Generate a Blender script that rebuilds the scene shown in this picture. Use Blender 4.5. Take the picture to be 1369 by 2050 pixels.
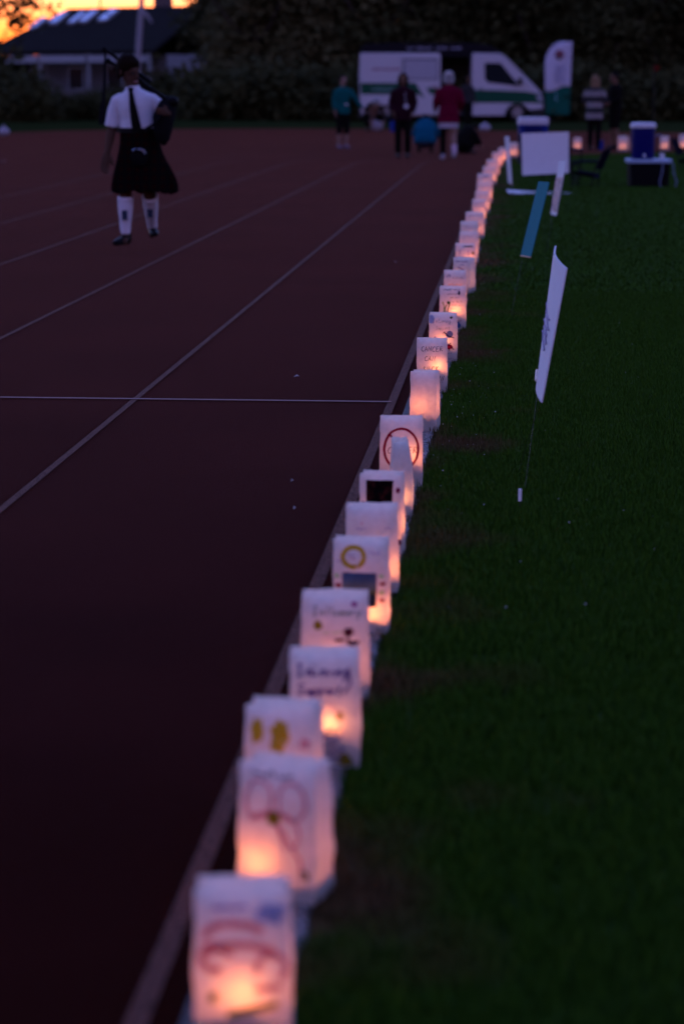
import bpy, bmesh, math, random
from math import sin, cos, pi, radians
from mathutils import Vector, Matrix, noise

for o in list(bpy.data.objects):
    bpy.data.objects.remove(o)
sc = bpy.context.scene
COL = sc.collection
rnd = random.Random(7)

# ------------------------------------------------------------------ camera
IW, IH, F, CX, CY, EYE = 1369.0, 2050.0, 4840.0, 684.5, 1025.0, 1.5
PH = math.atan((CY - 159.0) / F)                 # pitch down
TH = math.atan((1050.0 - CX) * cos(PH) / F)      # lanes run along +Y, camera looks a little left of them
HEAD = Vector((-sin(TH), cos(TH), 0)); RIGHT = Vector((cos(TH), sin(TH), 0))
FWD = HEAD * cos(PH) + Vector((0, 0, -sin(PH)))
DOWN = HEAD * -sin(PH) + Vector((0, 0, -cos(PH)))
CAMLOC = Vector((0, 0, EYE))
cam = bpy.data.cameras.new('camera')
cam_o = bpy.data.objects.new('camera', cam); COL.objects.link(cam_o)
cam_o.location = CAMLOC
cam_o.rotation_euler = (pi / 2 - PH, 0, TH)
cam.sensor_fit = 'VERTICAL'; cam.sensor_height = 36.0; cam.sensor_width = 24.0
cam.lens = F / IH * 36.0
cam.clip_start = 0.1; cam.clip_end = 3000
cam.dof.use_dof = True; cam.dof.focus_distance = 10.9; cam.dof.aperture_fstop = 2.5; cam.dof.aperture_blades = 9
sc.camera = cam_o

# ------------------------------------------------------------------ sky, sun, exposure
SUN_EL, SUN_AZ = radians(-1.8), radians(-12.0)    # afterglow low behind the house on the left
world = bpy.data.worlds.new('World'); sc.world = world; world.use_nodes = True
nt = world.node_tree; nt.nodes.clear()
sky = nt.nodes.new('ShaderNodeTexSky'); sky.sky_type = 'NISHITA'; sky.sun_disc = False
sky.sun_elevation = SUN_EL; sky.sun_rotation = SUN_AZ
sky.air_density = 0.85; sky.dust_density = 1.3; sky.ozone_density = 3.0; sky.altitude = 0
bg = nt.nodes.new('ShaderNodeBackground'); bg.inputs['Strength'].default_value = 0.15
wo = nt.nodes.new('ShaderNodeOutputWorld')
dusk = nt.nodes.new('ShaderNodeMix'); dusk.data_type = 'RGBA'; dusk.blend_type = 'MULTIPLY'; dusk.inputs[0].default_value = 1.0
dusk.inputs[7].default_value = (1.42, 0.95, 1.0, 1)      # the whole dome a little rosier, as the photograph's dusk is
nt.links.new(sky.outputs[0], dusk.inputs[6]); nt.links.new(dusk.outputs[2], bg.inputs[0]); nt.links.new(bg.outputs[0], wo.inputs[0])
sun = bpy.data.lights.new('sun', 'SUN'); sun.energy = 0.01; sun.angle = radians(6); sun.color = (1.0, 0.6, 0.35)
sun_o = bpy.data.objects.new('sun', sun); COL.objects.link(sun_o)
sdir = Vector((sin(SUN_AZ) * cos(SUN_EL), cos(SUN_AZ) * cos(SUN_EL), sin(SUN_EL)))
sun_o.rotation_euler = (-sdir).to_track_quat('-Z', 'Y').to_euler()
vs = sc.view_settings
vs.view_transform = 'Standard'; vs.look = 'None'; vs.gamma = 1.0; vs.use_curve_mapping = False
vs.exposure = 5.27
sc.render.engine = 'CYCLES'
sc.cycles.use_denoising = True
sc.cycles.max_bounces = 6; sc.cycles.transparent_max_bounces = 12
sc.cycles.sample_clamp_indirect = 0.05

# ------------------------------------------------------------------ pixel <-> place helpers (numbers read off the photograph)
def ray(px, py):
    return (FWD * F + RIGHT * (px - CX) + DOWN * (py - CY)).normalized()
def gp(px, py, z=0.0):
    d = ray(px, py); t = (z - EYE) / d.z
    return CAMLOC + d * t
def at_dist(px, py, D):                          # point at horizontal distance D along the camera heading
    d = ray(px, py); return CAMLOC + d * (D / d.dot(HEAD))
class Plane:                                     # upright plane through a ground point, facing the camera heading
    def __init__(s, px, py):
        s.g = gp(px, py); s.D = (s.g - CAMLOC).dot(HEAD)
    def J(s, px, py, dy=0.0):
        p = at_dist(px, py, s.D) - s.g
        return Vector((p.dot(RIGHT), dy, p.z))
    def size(s, pix): return pix * s.D / F

# ------------------------------------------------------------------ materials
MATS = {}
def mat(name, color, rough=0.7, spec=0.3, var=0.12, scale=8.0, bump=0.0, bscale=40.0, metal=0.0, trans=0.0, coat=0.0):
    if name in MATS: return MATS[name]
    m = bpy.data.materials.new(name); m.use_nodes = True
    n = m.node_tree.nodes; l = m.node_tree.links
    b = n['Principled BSDF']
    b.inputs['Roughness'].default_value = rough
    b.inputs['Specular IOR Level'].default_value = spec
    b.inputs['Metallic'].default_value = metal
    if coat: b.inputs['Coat Weight'].default_value = coat
    tc = n.new('ShaderNodeTexCoord')
    nz = n.new('ShaderNodeTexNoise'); nz.inputs['Scale'].default_value = scale; nz.inputs['Detail'].default_value = 5
    l.new(tc.outputs['Object'], nz.inputs['Vector'])
    mx = n.new('ShaderNodeMix'); mx.data_type = 'RGBA'
    c = color
    mx.inputs[6].default_value = (c[0] * (1 - var), c[1] * (1 - var), c[2] * (1 - var), 1)
    mx.inputs[7].default_value = (min(1, c[0] * (1 + var)), min(1, c[1] * (1 + var)), min(1, c[2] * (1 + var)), 1)
    l.new(nz.outputs[0], mx.inputs[0]); l.new(mx.outputs[2], b.inputs['Base Color'])
    if bump:
        n2 = n.new('ShaderNodeTexNoise'); n2.inputs['Scale'].default_value = bscale; n2.inputs['Detail'].default_value = 4
        l.new(tc.outputs['Object'], n2.inputs['Vector'])
        bp = n.new('ShaderNodeBump'); bp.inputs['Strength'].default_value = bump; bp.inputs['Distance'].default_value = 0.01
        l.new(n2.outputs[0], bp.inputs['Height']); l.new(bp.outputs[0], b.inputs['Normal'])
    MATS[name] = m
    return m

def paper_mat():
    m = bpy.data.materials.new('white_kraft_paper'); m.use_nodes = True
    n = m.node_tree.nodes; l = m.node_tree.links; n.clear()
    out = n.new('ShaderNodeOutputMaterial')
    tc = n.new('ShaderNodeTexCoord')
    nz = n.new('ShaderNodeTexNoise'); nz.inputs['Scale'].default_value = 55; nz.inputs['Detail'].default_value = 6
    l.new(tc.outputs['Object'], nz.inputs['Vector'])
    rp = n.new('ShaderNodeMix'); rp.data_type = 'RGBA'
    rp.inputs[6].default_value = (0.66, 0.58, 0.54, 1); rp.inputs[7].default_value = (0.82, 0.73, 0.67, 1)
    l.new(nz.outputs[0], rp.inputs[0])
    n2 = n.new('ShaderNodeTexNoise'); n2.inputs['Scale'].default_value = 18; n2.inputs['Detail'].default_value = 3
    l.new(tc.outputs['Object'], n2.inputs['Vector'])
    bp = n.new('ShaderNodeBump'); bp.inputs['Strength'].default_value = 0.55; bp.inputs['Distance'].default_value = 0.005
    l.new(n2.outputs[0], bp.inputs['Height'])
    d = n.new('ShaderNodeBsdfDiffuse'); t = n.new('ShaderNodeBsdfTranslucent')
    l.new(rp.outputs[2], d.inputs[0]); l.new(bp.outputs[0], d.inputs['Normal'])
    tm = n.new('ShaderNodeMix'); tm.data_type = 'RGBA'
    tm.inputs[6].default_value = (0.62, 0.58, 0.55, 1); tm.inputs[7].default_value = (0.86, 0.82, 0.79, 1)
    l.new(nz.outputs[0], tm.inputs[0]); l.new(tm.outputs[2], t.inputs[0])
    mx = n.new('ShaderNodeMixShader'); mx.inputs[0].default_value = 0.56
    l.new(d.outputs[0], mx.inputs[1]); l.new(t.outputs[0], mx.inputs[2]); l.new(mx.outputs[0], out.inputs[0])
    return m
PAPER = paper_mat()

def ink(name, c, trans=0.45):
    key = 'ink_' + name
    if key in MATS: return MATS[key]
    m = bpy.data.materials.new(key); m.use_nodes = True
    n = m.node_tree.nodes; l = m.node_tree.links; n.clear()
    out = n.new('ShaderNodeOutputMaterial')
    d = n.new('ShaderNodeBsdfDiffuse'); t = n.new('ShaderNodeBsdfTranslucent')
    d.inputs[0].default_value = (*c, 1); t.inputs[0].default_value = (*[min(1, x * 1.3) for x in c], 1)
    mx = n.new('ShaderNodeMixShader'); mx.inputs[0].default_value = trans
    l.new(d.outputs[0], mx.inputs[1]); l.new(t.outputs[0], mx.inputs[2]); l.new(mx.outputs[0], out.inputs[0])
    MATS[key] = m
    return m

def flame_mat():
    m = bpy.data.materials.new('candle_flame'); m.use_nodes = True
    n = m.node_tree.nodes; l = m.node_tree.links; n.clear()
    out = n.new('ShaderNodeOutputMaterial')
    e = n.new('ShaderNodeEmission'); e.inputs[0].default_value = (1.0, 0.45, 0.12, 1); e.inputs[1].default_value = 0.6
    t = n.new('ShaderNodeBsdfTransparent'); a = n.new('ShaderNodeAddShader')
    l.new(e.outputs[0], a.inputs[0]); l.new(t.outputs[0], a.inputs[1]); l.new(a.outputs[0], out.inputs[0])
    return m
FLAME = flame_mat()

# ------------------------------------------------------------------ mesh helpers
class MB:
    def __init__(s): s.v = []; s.f = []
    def add(s, vs_, fs):
        o = len(s.v); s.v.extend([tuple(v) for v in vs_]); s.f.extend([tuple(i + o for i in f) for f in fs]); return s
    def box(s, c, d, rot=None):
        x, y, z = d[0] / 2, d[1] / 2, d[2] / 2
        vs_ = [Vector(p) for p in ((-x, -y, -z), (x, -y, -z), (x, y, -z), (-x, y, -z), (-x, -y, z), (x, -y, z), (x, y, z), (-x, y, z))]
        if rot is not None: vs_ = [rot @ v for v in vs_]
        c = Vector(c)
        return s.add([v + c for v in vs_], [(0, 3, 2, 1), (4, 5, 6, 7), (0, 1, 5, 4), (1, 2, 6, 5), (2, 3, 7, 6), (3, 0, 4, 7)])
    def tube(s, pts, rad, n=8, ref=Vector((1, 0, 0)), dome=False):
        """rad: number or (rx, ry) per point; rx lies along ref. closed at both ends."""
        pts = [Vector(p) for p in pts]
        if not isinstance(rad, (list, tuple)): rad = [rad] * len(pts)
        rad = [(r, r) if not isinstance(r, (tuple, list)) else r for r in rad]
        if dome:
            d0 = (pts[0] - pts[1]).normalized(); d1 = (pts[-1] - pts[-2]).normalized()
            a, b = min(rad[0]), min(rad[-1])
            pts = [pts[0] + d0 * a * 0.75, pts[0] + d0 * a * 0.45] + pts + [pts[-1] + d1 * b * 0.45, pts[-1] + d1 * b * 0.75]
            sc_ = lambda r, k: (r[0] * k, r[1] * k)
            rad = [sc_(rad[0], 0.4), sc_(rad[0], 0.8)] + list(rad) + [sc_(rad[-1], 0.8), sc_(rad[-1], 0.4)]
        rings = []
        for i, p in enumerate(pts):
            t = (pts[min(i + 1, len(pts) - 1)] - pts[max(i - 1, 0)]).normalized()
            u = ref - t * ref.dot(t)
            if u.length < 1e-3:
                u = Vector((0, 1, 0)) - t * t.y
            u.normalize(); w = t.cross(u)
            rings.append([p + u * (rad[i][0] * cos(2 * pi * k / n)) + w * (rad[i][1] * sin(2 * pi * k / n)) for k in range(n)])
        return s.loft(rings)
    def loft(s, rings, cap=True):
        n = len(rings[0]); vs_ = [v for r in rings for v in r]; fs = []
        for i in range(len(rings) - 1):
            for k in range(n):
                fs.append((i * n + k, i * n + (k + 1) % n, (i + 1) * n + (k + 1) % n, (i + 1) * n + k))
        if cap:
            fs.append(tuple(range(n - 1, -1, -1))); fs.append(tuple((len(rings) - 1) * n + k for k in range(n)))
        return s.add(vs_, fs)
    def ell(s, c, r, rot=None, nu=14, nv=9):
        c = Vector(c); rings = []
        vs_ = []; fs = []
        for j in range(1, nv):
            a = pi * j / nv
            for k in range(nu):
                b = 2 * pi * k / nu
                p = Vector((r[0] * sin(a) * cos(b), r[1] * sin(a) * sin(b), -r[2] * cos(a)))
                vs_.append((rot @ p if rot is not None else p) + c)
        b0 = Vector((0, 0, -r[2])); b1 = Vector((0, 0, r[2]))
        vs_.append((rot @ b0 if rot is not None else b0) + c); vs_.append((rot @ b1 if rot is not None else b1) + c)
        L = (nv - 1) * nu
        for j in range(nv - 2):
            for k in range(nu):
                fs.append((j * nu + k, j * nu + (k + 1) % nu, (j + 1) * nu + (k + 1) % nu, (j + 1) * nu + k))
        for k in range(nu):
            fs.append((L, (k + 1) % nu, k)); fs.append((L + 1, (nv - 2) * nu + k, (nv - 2) * nu + (k + 1) % nu))
        return s.add(vs_, fs)
    def cyl(s, c0, c1, r0, r1=None, n=20):
        return s.tube([c0, c1], [r0, r0 if r1 is None else r1], n)
    def prism(s, poly, y0, y1, ax='y'):          # polygon in x,z extruded along y (or x,y along z)
        n = len(poly)
        if ax == 'y': vs_ = [(p[0], y0, p[1]) for p in poly] + [(p[0], y1, p[1]) for p in poly]
        else: vs_ = [(p[0], p[1], y0) for p in poly] + [(p[0], p[1], y1) for p in poly]
        fs = [tuple(range(n)), tuple(range(2 * n - 1, n - 1, -1))] + [(k, k + n, (k + 1) % n + n, (k + 1) % n) for k in range(n)]
        return s.add(vs_, fs)
    def build(s, name, m, parent=None, smooth=True, bevel=0.0, remesh=0.0, recalc=True, angle=40):
        me = bpy.data.meshes.new(name); me.from_pydata(s.v, [], s.f); me.update()
        if recalc:
            b = bmesh.new(); b.from_mesh(me); bmesh.ops.recalc_face_normals(b, faces=b.faces)
            b.to_mesh(me); b.free()
        o = bpy.data.objects.new(name, me); COL.objects.link(o)
        if m: me.materials.append(m)
        if parent is not None: o.parent = parent
        if smooth:
            me.polygons.foreach_set('use_smooth', [True] * len(me.polygons))
            if angle and not remesh: me.set_sharp_from_angle(angle=radians(angle))
        if bevel:
            md = o.modifiers.new('bevel', 'BEVEL'); md.width = bevel; md.segments = 2; md.limit_method = 'ANGLE'
        if remesh:
            md = o.modifiers.new('remesh', 'REMESH'); md.mode = 'VOXEL'; md.voxel_size = remesh; md.use_smooth_shade = True
            md = o.modifiers.new('smooth', 'SMOOTH'); md.factor = 0.5; md.iterations = 3
        return o

def thing(name, label, cat, loc=(0, 0, 0), rz=0.0, group=None):
    o = bpy.data.objects.new(name, None); COL.objects.link(o)
    o.empty_display_size = 0.2
    o.location = loc; o.rotation_euler = (0, 0, rz); o['label'] = label; o['category'] = cat
    if group: o['group'] = group
    return o
def tag(o, label, cat, group=None):
    o['label'] = label; o['category'] = cat
    if group: o['group'] = group
    return o
def struct(o, kind='structure'): o['kind'] = kind; return o
def copy_tree(o, parent=None):
    c = o.copy(); COL.objects.link(c)
    if parent: c.parent = parent
    for ch in list(o.children): copy_tree(ch, c)
    return c
def sm(a, b, x):
    t = max(0.0, min(1.0, (x - a) / (b - a))); return t * t * (3 - 2 * t)

# ================================================================== GROUND
KX0, KX1 = -0.527, -0.372            # kerb edges
YT, RT = 44.0, 7.0                   # where the infield turns right, and its radius

def track_mat():
    m = bpy.data.materials.new('rubber_track'); m.use_nodes = True
    n = m.node_tree.nodes; l = m.node_tree.links; b = n['Principled BSDF']
    g = n.new('ShaderNodeNewGeometry')
    nz = n.new('ShaderNodeTexNoise'); nz.inputs['Scale'].default_value = 180; nz.inputs['Detail'].default_value = 3
    big = n.new('ShaderNodeTexNoise'); big.inputs['Scale'].default_value = 0.7; big.inputs['Detail'].default_value = 5
    l.new(g.outputs['Position'], nz.inputs['Vector']); l.new(g.outputs['Position'], big.inputs['Vector'])
    m1 = n.new('ShaderNodeMix'); m1.data_type = 'RGBA'
    m1.inputs[6].default_value = (0.007, 0.0016, 0.0010, 1); m1.inputs[7].default_value = (0.042, 0.0085, 0.0058, 1)
    l.new(nz.outputs[0], m1.inputs[0])
    m2 = n.new('ShaderNodeMix'); m2.data_type = 'RGBA'; m2.blend_type = 'MULTIPLY'; m2.inputs[0].default_value = 1
    r = n.new('ShaderNodeMapRange'); r.inputs[1].default_value = 0.3; r.inputs[2].default_value = 0.7; r.inputs[3].default_value = 0.68; r.inputs[4].default_value = 1.25
    l.new(big.outputs[0], r.inputs[0]); l.new(m1.outputs[2], m2.inputs[6]); l.new(r.outputs[0], m2.inputs[7])
    l.new(m2.outputs[2], b.inputs['Base Color'])
    b.inputs['Roughness'].default_value = 0.8; b.inputs['Specular IOR Level'].default_value = 0.0
    b.inputs['Sheen Weight'].default_value = 0.18; b.inputs['Sheen Roughness'].default_value = 0.15; b.inputs['Sheen Tint'].default_value = (0.82, 0.46, 0.50, 1)
    bp = n.new('ShaderNodeBump'); bp.inputs['Strength'].default_value = 0.6; bp.inputs['Distance'].default_value = 0.004
    l.new(nz.outputs[0], bp.inputs['Height']); l.new(bp.outputs[0], b.inputs['Normal'])
    return m
def paint_mat():
    m = bpy.data.materials.new('worn_white_paint'); m.use_nodes = True
    n = m.node_tree.nodes; l = m.node_tree.links; b = n['Principled BSDF']
    g = n.new('ShaderNodeNewGeometry')
    nz = n.new('ShaderNodeTexNoise'); nz.inputs['Scale'].default_value = 160; nz.inputs['Detail'].default_value = 6
    l.new(g.outputs['Position'], nz.inputs['Vector'])
    cr = n.new('ShaderNodeValToRGB'); cr.color_ramp.elements[0].position = 0.36; cr.color_ramp.elements[1].position = 0.6
    cr.color_ramp.elements[0].color = (0.030, 0.010, 0.007, 1); cr.color_ramp.elements[1].color = (0.185, 0.075, 0.052, 1)
    l.new(nz.outputs[0], cr.inputs[0]); l.new(cr.outputs[0], b.inputs['Base Color'])
    b.inputs['Roughness'].default_value = 0.85; b.inputs['Specular IOR Level'].default_value = 0.03
    return m
def grass_mat(name, blade):
    m = bpy.data.materials.new(name); m.use_nodes = True
    n = m.node_tree.nodes; l = m.node_tree.links; b = n['Principled BSDF']
    g = n.new('ShaderNodeNewGeometry')
    big = n.new('ShaderNodeTexNoise'); big.inputs['Scale'].default_value = 1.6; big.inputs['Detail'].default_value = 4
    fine = n.new('ShaderNodeTexNoise'); fine.inputs['Scale'].default_value = 30; fine.inputs['Detail'].default_value = 3
    l.new(g.outputs['Position'], big.inputs['Vector']); l.new(g.outputs['Position'], fine.inputs['Vector'])
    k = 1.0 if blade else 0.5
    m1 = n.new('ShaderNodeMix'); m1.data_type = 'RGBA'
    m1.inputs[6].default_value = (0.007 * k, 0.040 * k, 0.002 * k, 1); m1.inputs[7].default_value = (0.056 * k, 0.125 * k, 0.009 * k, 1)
    l.new(fine.outputs[0], m1.inputs[0])
    # dry worn turf beside the kerb
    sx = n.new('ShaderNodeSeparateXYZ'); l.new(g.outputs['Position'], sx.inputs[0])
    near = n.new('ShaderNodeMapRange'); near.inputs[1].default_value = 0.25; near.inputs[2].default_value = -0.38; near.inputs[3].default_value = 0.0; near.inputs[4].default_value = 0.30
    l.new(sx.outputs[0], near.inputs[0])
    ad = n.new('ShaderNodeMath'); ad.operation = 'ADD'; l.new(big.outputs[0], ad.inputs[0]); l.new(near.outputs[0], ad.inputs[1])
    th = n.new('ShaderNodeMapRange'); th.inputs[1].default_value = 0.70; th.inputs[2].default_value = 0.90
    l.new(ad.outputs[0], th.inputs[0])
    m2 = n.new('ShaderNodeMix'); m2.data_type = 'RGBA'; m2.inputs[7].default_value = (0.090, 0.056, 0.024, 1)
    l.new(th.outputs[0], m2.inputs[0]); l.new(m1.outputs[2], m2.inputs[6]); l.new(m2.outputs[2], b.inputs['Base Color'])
    b.inputs['Roughness'].default_value = 0.7; b.inputs['Specular IOR Level'].default_value = 0.04
    return m
def kerb_mat(name, c0, c1, scale):
    m = bpy.data.materials.new(name); m.use_nodes = True
    n = m.node_tree.nodes; l = m.node_tree.links; b = n['Principled BSDF']
    g = n.new('ShaderNodeNewGeometry')
    nz = n.new('ShaderNodeTexNoise'); nz.inputs['Scale'].default_value = scale; nz.inputs['Detail'].default_value = 6
    l.new(g.outputs['Position'], nz.inputs['Vector'])
    cr = n.new('ShaderNodeValToRGB'); cr.color_ramp.elements[0].position = 0.38; cr.color_ramp.elements[1].position = 0.62
    cr.color_ramp.elements[0].color = (*c0, 1); cr.color_ramp.elements[1].color = (*c1, 1)
    l.new(nz.outputs[0], cr.inputs[0]); l.new(cr.outputs[0], b.inputs['Base Color'])
    b.inputs['Roughness'].default_value = 0.7; b.inputs['Specular IOR Level'].default_value = 0.08
    bp = n.new('ShaderNodeBump'); bp.inputs['Strength'].default_value = 0.5; bp.inputs['Distance'].default_value = 0.004
    l.new(nz.outputs[0], bp.inputs['Height']); l.new(bp.outputs[0], b.inputs['Normal'])
    return m
TRACK, PAINT = track_mat(), paint_mat()
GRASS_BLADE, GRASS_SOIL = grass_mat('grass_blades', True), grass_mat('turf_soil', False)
KERB_FLAT = kerb_mat('kerb_concrete', (0.045, 0.043, 0.043), (0.085, 0.080, 0.078), 60)
KERB_EDGE = kerb_mat('kerb_weathered_edge', (0.06, 0.05, 0.048), (0.34, 0.30, 0.28), 90)
VERGE = mat('verge_grass', (0.022, 0.030, 0.009), 0.95, 0.0, 0.4, 0.6)

def sheet(name, poly, z, m):
    me = bpy.data.meshes.new(name); me.from_pydata([(p[0], p[1], z) for p in poly], [], [tuple(range(len(poly)))])
    o = bpy.data.objects.new(name, me); COL.objects.link(o); me.materials.append(m)
    b = bmesh.new(); b.from_mesh(me); bmesh.ops.recalc_face_normals(b, faces=b.faces)
    for f in b.faces:
        if f.normal.z < 0: f.normal_flip()
    bmesh.ops.triangulate(b, faces=b.faces); b.to_mesh(me); b.free()
    return struct(o)
sheet('ground', [(-1500, -300), (1500, -300), (1500, 2500), (-1500, 2500)], -0.03, VERGE)
# outer edge of the track follows the far bend
far = [gp(-900, 268), gp(0, 266), gp(120, 262), gp(260, 259), gp(500, 257.5), gp(760, 258), gp(1000, 262), gp(1369, 266), gp(1900, 268)]
sheet('track', [(far[0].x, -6), (40, -6)] + [(p.x, p.y) for p in reversed(far)], 0.0, TRACK)

def inner_path(off, y0=-4.0, xend=40.0):          # the kerb side line, offset to the left / outside by off
    x0 = KX1 - off; R = RT + off
    pts = [Vector((x0, y, 0)) for y in (y0, 0, 5, 10, 15, 20, 25, 30, 35, 40, YT)]
    for k in range(1, 19):
        a = pi / 2 * k / 18
        pts.append(Vector((x0 + R - R * cos(a), YT + R * sin(a), 0)))
    pts.append(Vector((xend, YT + R, 0)))
    return pts
def strip(name, o0, o1, z0, z1, m):
    a, b = inner_path(o0), inner_path(o1)
    mb = MB(); n = len(a)
    if z1 <= 0.006:
        mb.add([(p.x, p.y, z1) for p in a] + [(p.x, p.y, z1) for p in b], [(i, i + 1, n + i + 1, n + i) for i in range(n - 1)])
        o = mb.build(name, m, smooth=False, recalc=False)
        b_ = bmesh.new(); b_.from_mesh(o.data)
        for f in b_.faces:
            if f.normal.z < 0: f.normal_flip()
        b_.to_mesh(o.data); b_.free()
        return struct(o)
    rings = [[Vector((a[i].x, a[i].y, z0)), Vector((a[i].x, a[i].y, z1)), Vector((b[i].x, b[i].y, z1)), Vector((b[i].x, b[i].y, z0))] for i in range(n)]
    mb.loft(rings); return struct(mb.build(name, m, smooth=False))
strip('kerb', 0.040, KX1 - KX0, -0.02, 0.022, KERB_FLAT)
# worn inner lip of the kerb, crumbling and cracked
mb = MB(); rings = []
y = -1.0
while y < 26:
    j = noise.noise((0.3, y * 9, 0)) * 0.008 + noise.noise((4.3, y * 31, 0)) * 0.006
    h = 0.026 + noise.noise((1.7, y * 17, 2)) * 0.007
    xr = KX1 + 0.006 + j
    rings.append([Vector((KX1 - 0.0395, y, -0.02)), Vector((KX1 - 0.0395, y, 0.024)), Vector((KX1 - 0.016, y, h)), Vector((xr - 0.004, y, h - 0.004)), Vector((xr, y, -0.02))])
    y += 0.02 if y < 16 else 0.06
mb.loft(rings); struct(mb.build('kerb_lip', KERB_EDGE, smooth=False))
LINE0 = KX1 + 0.605 + 0.0
strip('edge_line', 0.212, 0.252, 0, 0.004, PAINT)
for i in range(1, 6):
    c = 0.232 + 1.222 * i
    strip('lane_line', c - 0.015, c + 0.015, 0, 0.004, PAINT)
p0, p1 = gp(-300, 794.5), gp(783, 807.2)
d = (p1 - p0).normalized(); nrm = Vector((-d.y, d.x, 0)) * 0.018
mb = MB(); mb.add([tuple(p0 + nrm)[:2] + (0.008,), tuple(p0 - nrm)[:2] + (0.008,), tuple(p1 - nrm)[:2] + (0.008,), tuple(p1 + nrm)[:2] + (0.008,)], [(0, 1, 2, 3)])
struct(mb.build('finish_line', mat('fresh_line_paint', (0.32, 0.19, 0.16), 0.9, 0.02, 0.3, 40), smooth=False))

# infield turf
ip = inner_path(0)
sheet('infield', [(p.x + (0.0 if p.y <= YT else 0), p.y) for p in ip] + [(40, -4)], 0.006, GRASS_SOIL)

def tuft(name, nb, spread, h0, h1, w, seed):
    r = random.Random(seed); mb = MB()
    for k in range(nb):
        a = r.uniform(0, 2 * pi); q = spread * math.sqrt(r.random())
        x, y = q * cos(a), q * sin(a); h = r.uniform(h0, h1); b = r.uniform(0, 2 * pi); lean = r.uniform(0.1, 0.9) * h
        ux, uy = cos(b) * w / 2, sin(b) * w / 2; lx, ly = -sin(b) * lean, cos(b) * lean
        mb.add([(x - ux, y - uy, -0.004), (x + ux, y + uy, -0.004), (x + ux * .8 + lx * .4, y + uy * .8 + ly * .4, h * .62), (x - ux * .8 + lx * .4, y - uy * .8 + ly * .4, h * .62), (x + lx, y + ly, h * .95)],
               [(0, 1, 2, 3), (3, 2, 4)])
    me = bpy.data.meshes.new(name); me.from_pydata(mb.v, [], mb.f); me.materials.append(GRASS_BLADE)
    return bpy.data.objects.new(name, me)
def scatter(name, poly, tf, density, seed, smin, smax):
    me = bpy.data.meshes.new(name); me.from_pydata([(p[0], p[1], 0.006) for p in poly], [], [tuple(range(len(poly)))])
    o = bpy.data.objects.new(name, me); COL.objects.link(o); o['kind'] = 'stuff'
    b = bmesh.new(); b.from_mesh(me); bmesh.ops.triangulate(b, faces=b.faces)
    for f in b.faces:
        if f.normal.z < 0: f.normal_flip()
    b.to_mesh(me); b.free()
    g = bpy.data.node_groups.new(name, 'GeometryNodeTree')
    g.interface.new_socket('Geometry', in_out='INPUT', socket_type='NodeSocketGeometry')
    g.interface.new_socket('Geometry', in_out='OUTPUT', socket_type='NodeSocketGeometry')
    N = g.nodes; L = g.links
    gi = N.new('NodeGroupInput'); go = N.new('NodeGroupOutput')
    ds = N.new('GeometryNodeDistributePointsOnFaces'); ds.inputs['Density'].default_value = density; ds.inputs['Seed'].default_value = seed
    oi = N.new('GeometryNodeObjectInfo'); oi.inputs['Object'].default_value = tf; oi.inputs['As Instance'].default_value = True
    ins = N.new('GeometryNodeInstanceOnPoints')
    rv = N.new('FunctionNodeRandomValue'); rv.data_type = 'FLOAT_VECTOR'; rv.inputs[0].default_value = (-0.15, -0.15, 0); rv.inputs[1].default_value = (0.15, 0.15, 6.28)
    rs = N.new('FunctionNodeRandomValue'); rs.data_type = 'FLOAT'; rs.inputs[2].default_value = smin; rs.inputs[3].default_value = smax
    L.new(gi.outputs[0], ds.inputs[0]); L.new(ds.outputs[0], ins.inputs[0]); L.new(oi.outputs['Geometry'], ins.inputs['Instance'])
    L.new(rv.outputs[0], ins.inputs['Rotation']); L.new(rs.outputs[1], ins.inputs['Scale']); L.new(ins.outputs[0], go.inputs[0])
    md = o.modifiers.new('scatter', 'NODES'); md.node_group = g
    return o
GX = KX1 + 0.015
scatter('grass', [(GX, 2.0), (2.6, 2.0), (2.6, 17), (GX, 17)], tuft('grass_tuft', 9, 0.03, 0.016, 0.046, 0.0032, 1), 2300, 1, 0.7, 1.3)
farpoly = [(GX, 17), (5.5, 17), (9, YT + RT - 0.1)] + [(p.x, p.y) for p in reversed(ip[10:]) if p.x < 8.5]
scatter('grass', farpoly, tuft('grass_tuft', 34, 0.13, 0.02, 0.05, 0.007, 2), 210, 2, 0.8, 1.3)
# clover heads, uncountable specks of white in the turf
mb = MB(); r = random.Random(5)
for k in range(120):
    px = r.gauss(880, 70) if k % 3 else r.uniform(820, 1330); py = r.gauss(820, 95) if k % 3 else r.uniform(560, 1250)
    p = gp(px, py)
    if p.x < KX1 + 0.03: p.x = KX1 + r.uniform(0.03, 0.25)
    s = r.uniform(0.001, 0.0030)
    mb.ell((p.x, p.y, r.uniform(0.025, 0.045)), (s, s, s * 0.8), None, 6, 4)
struct(mb.build('clover_flowers', mat('clover_white', (0.62, 0.6, 0.55), 0.8, 0.1)), 'stuff')

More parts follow.
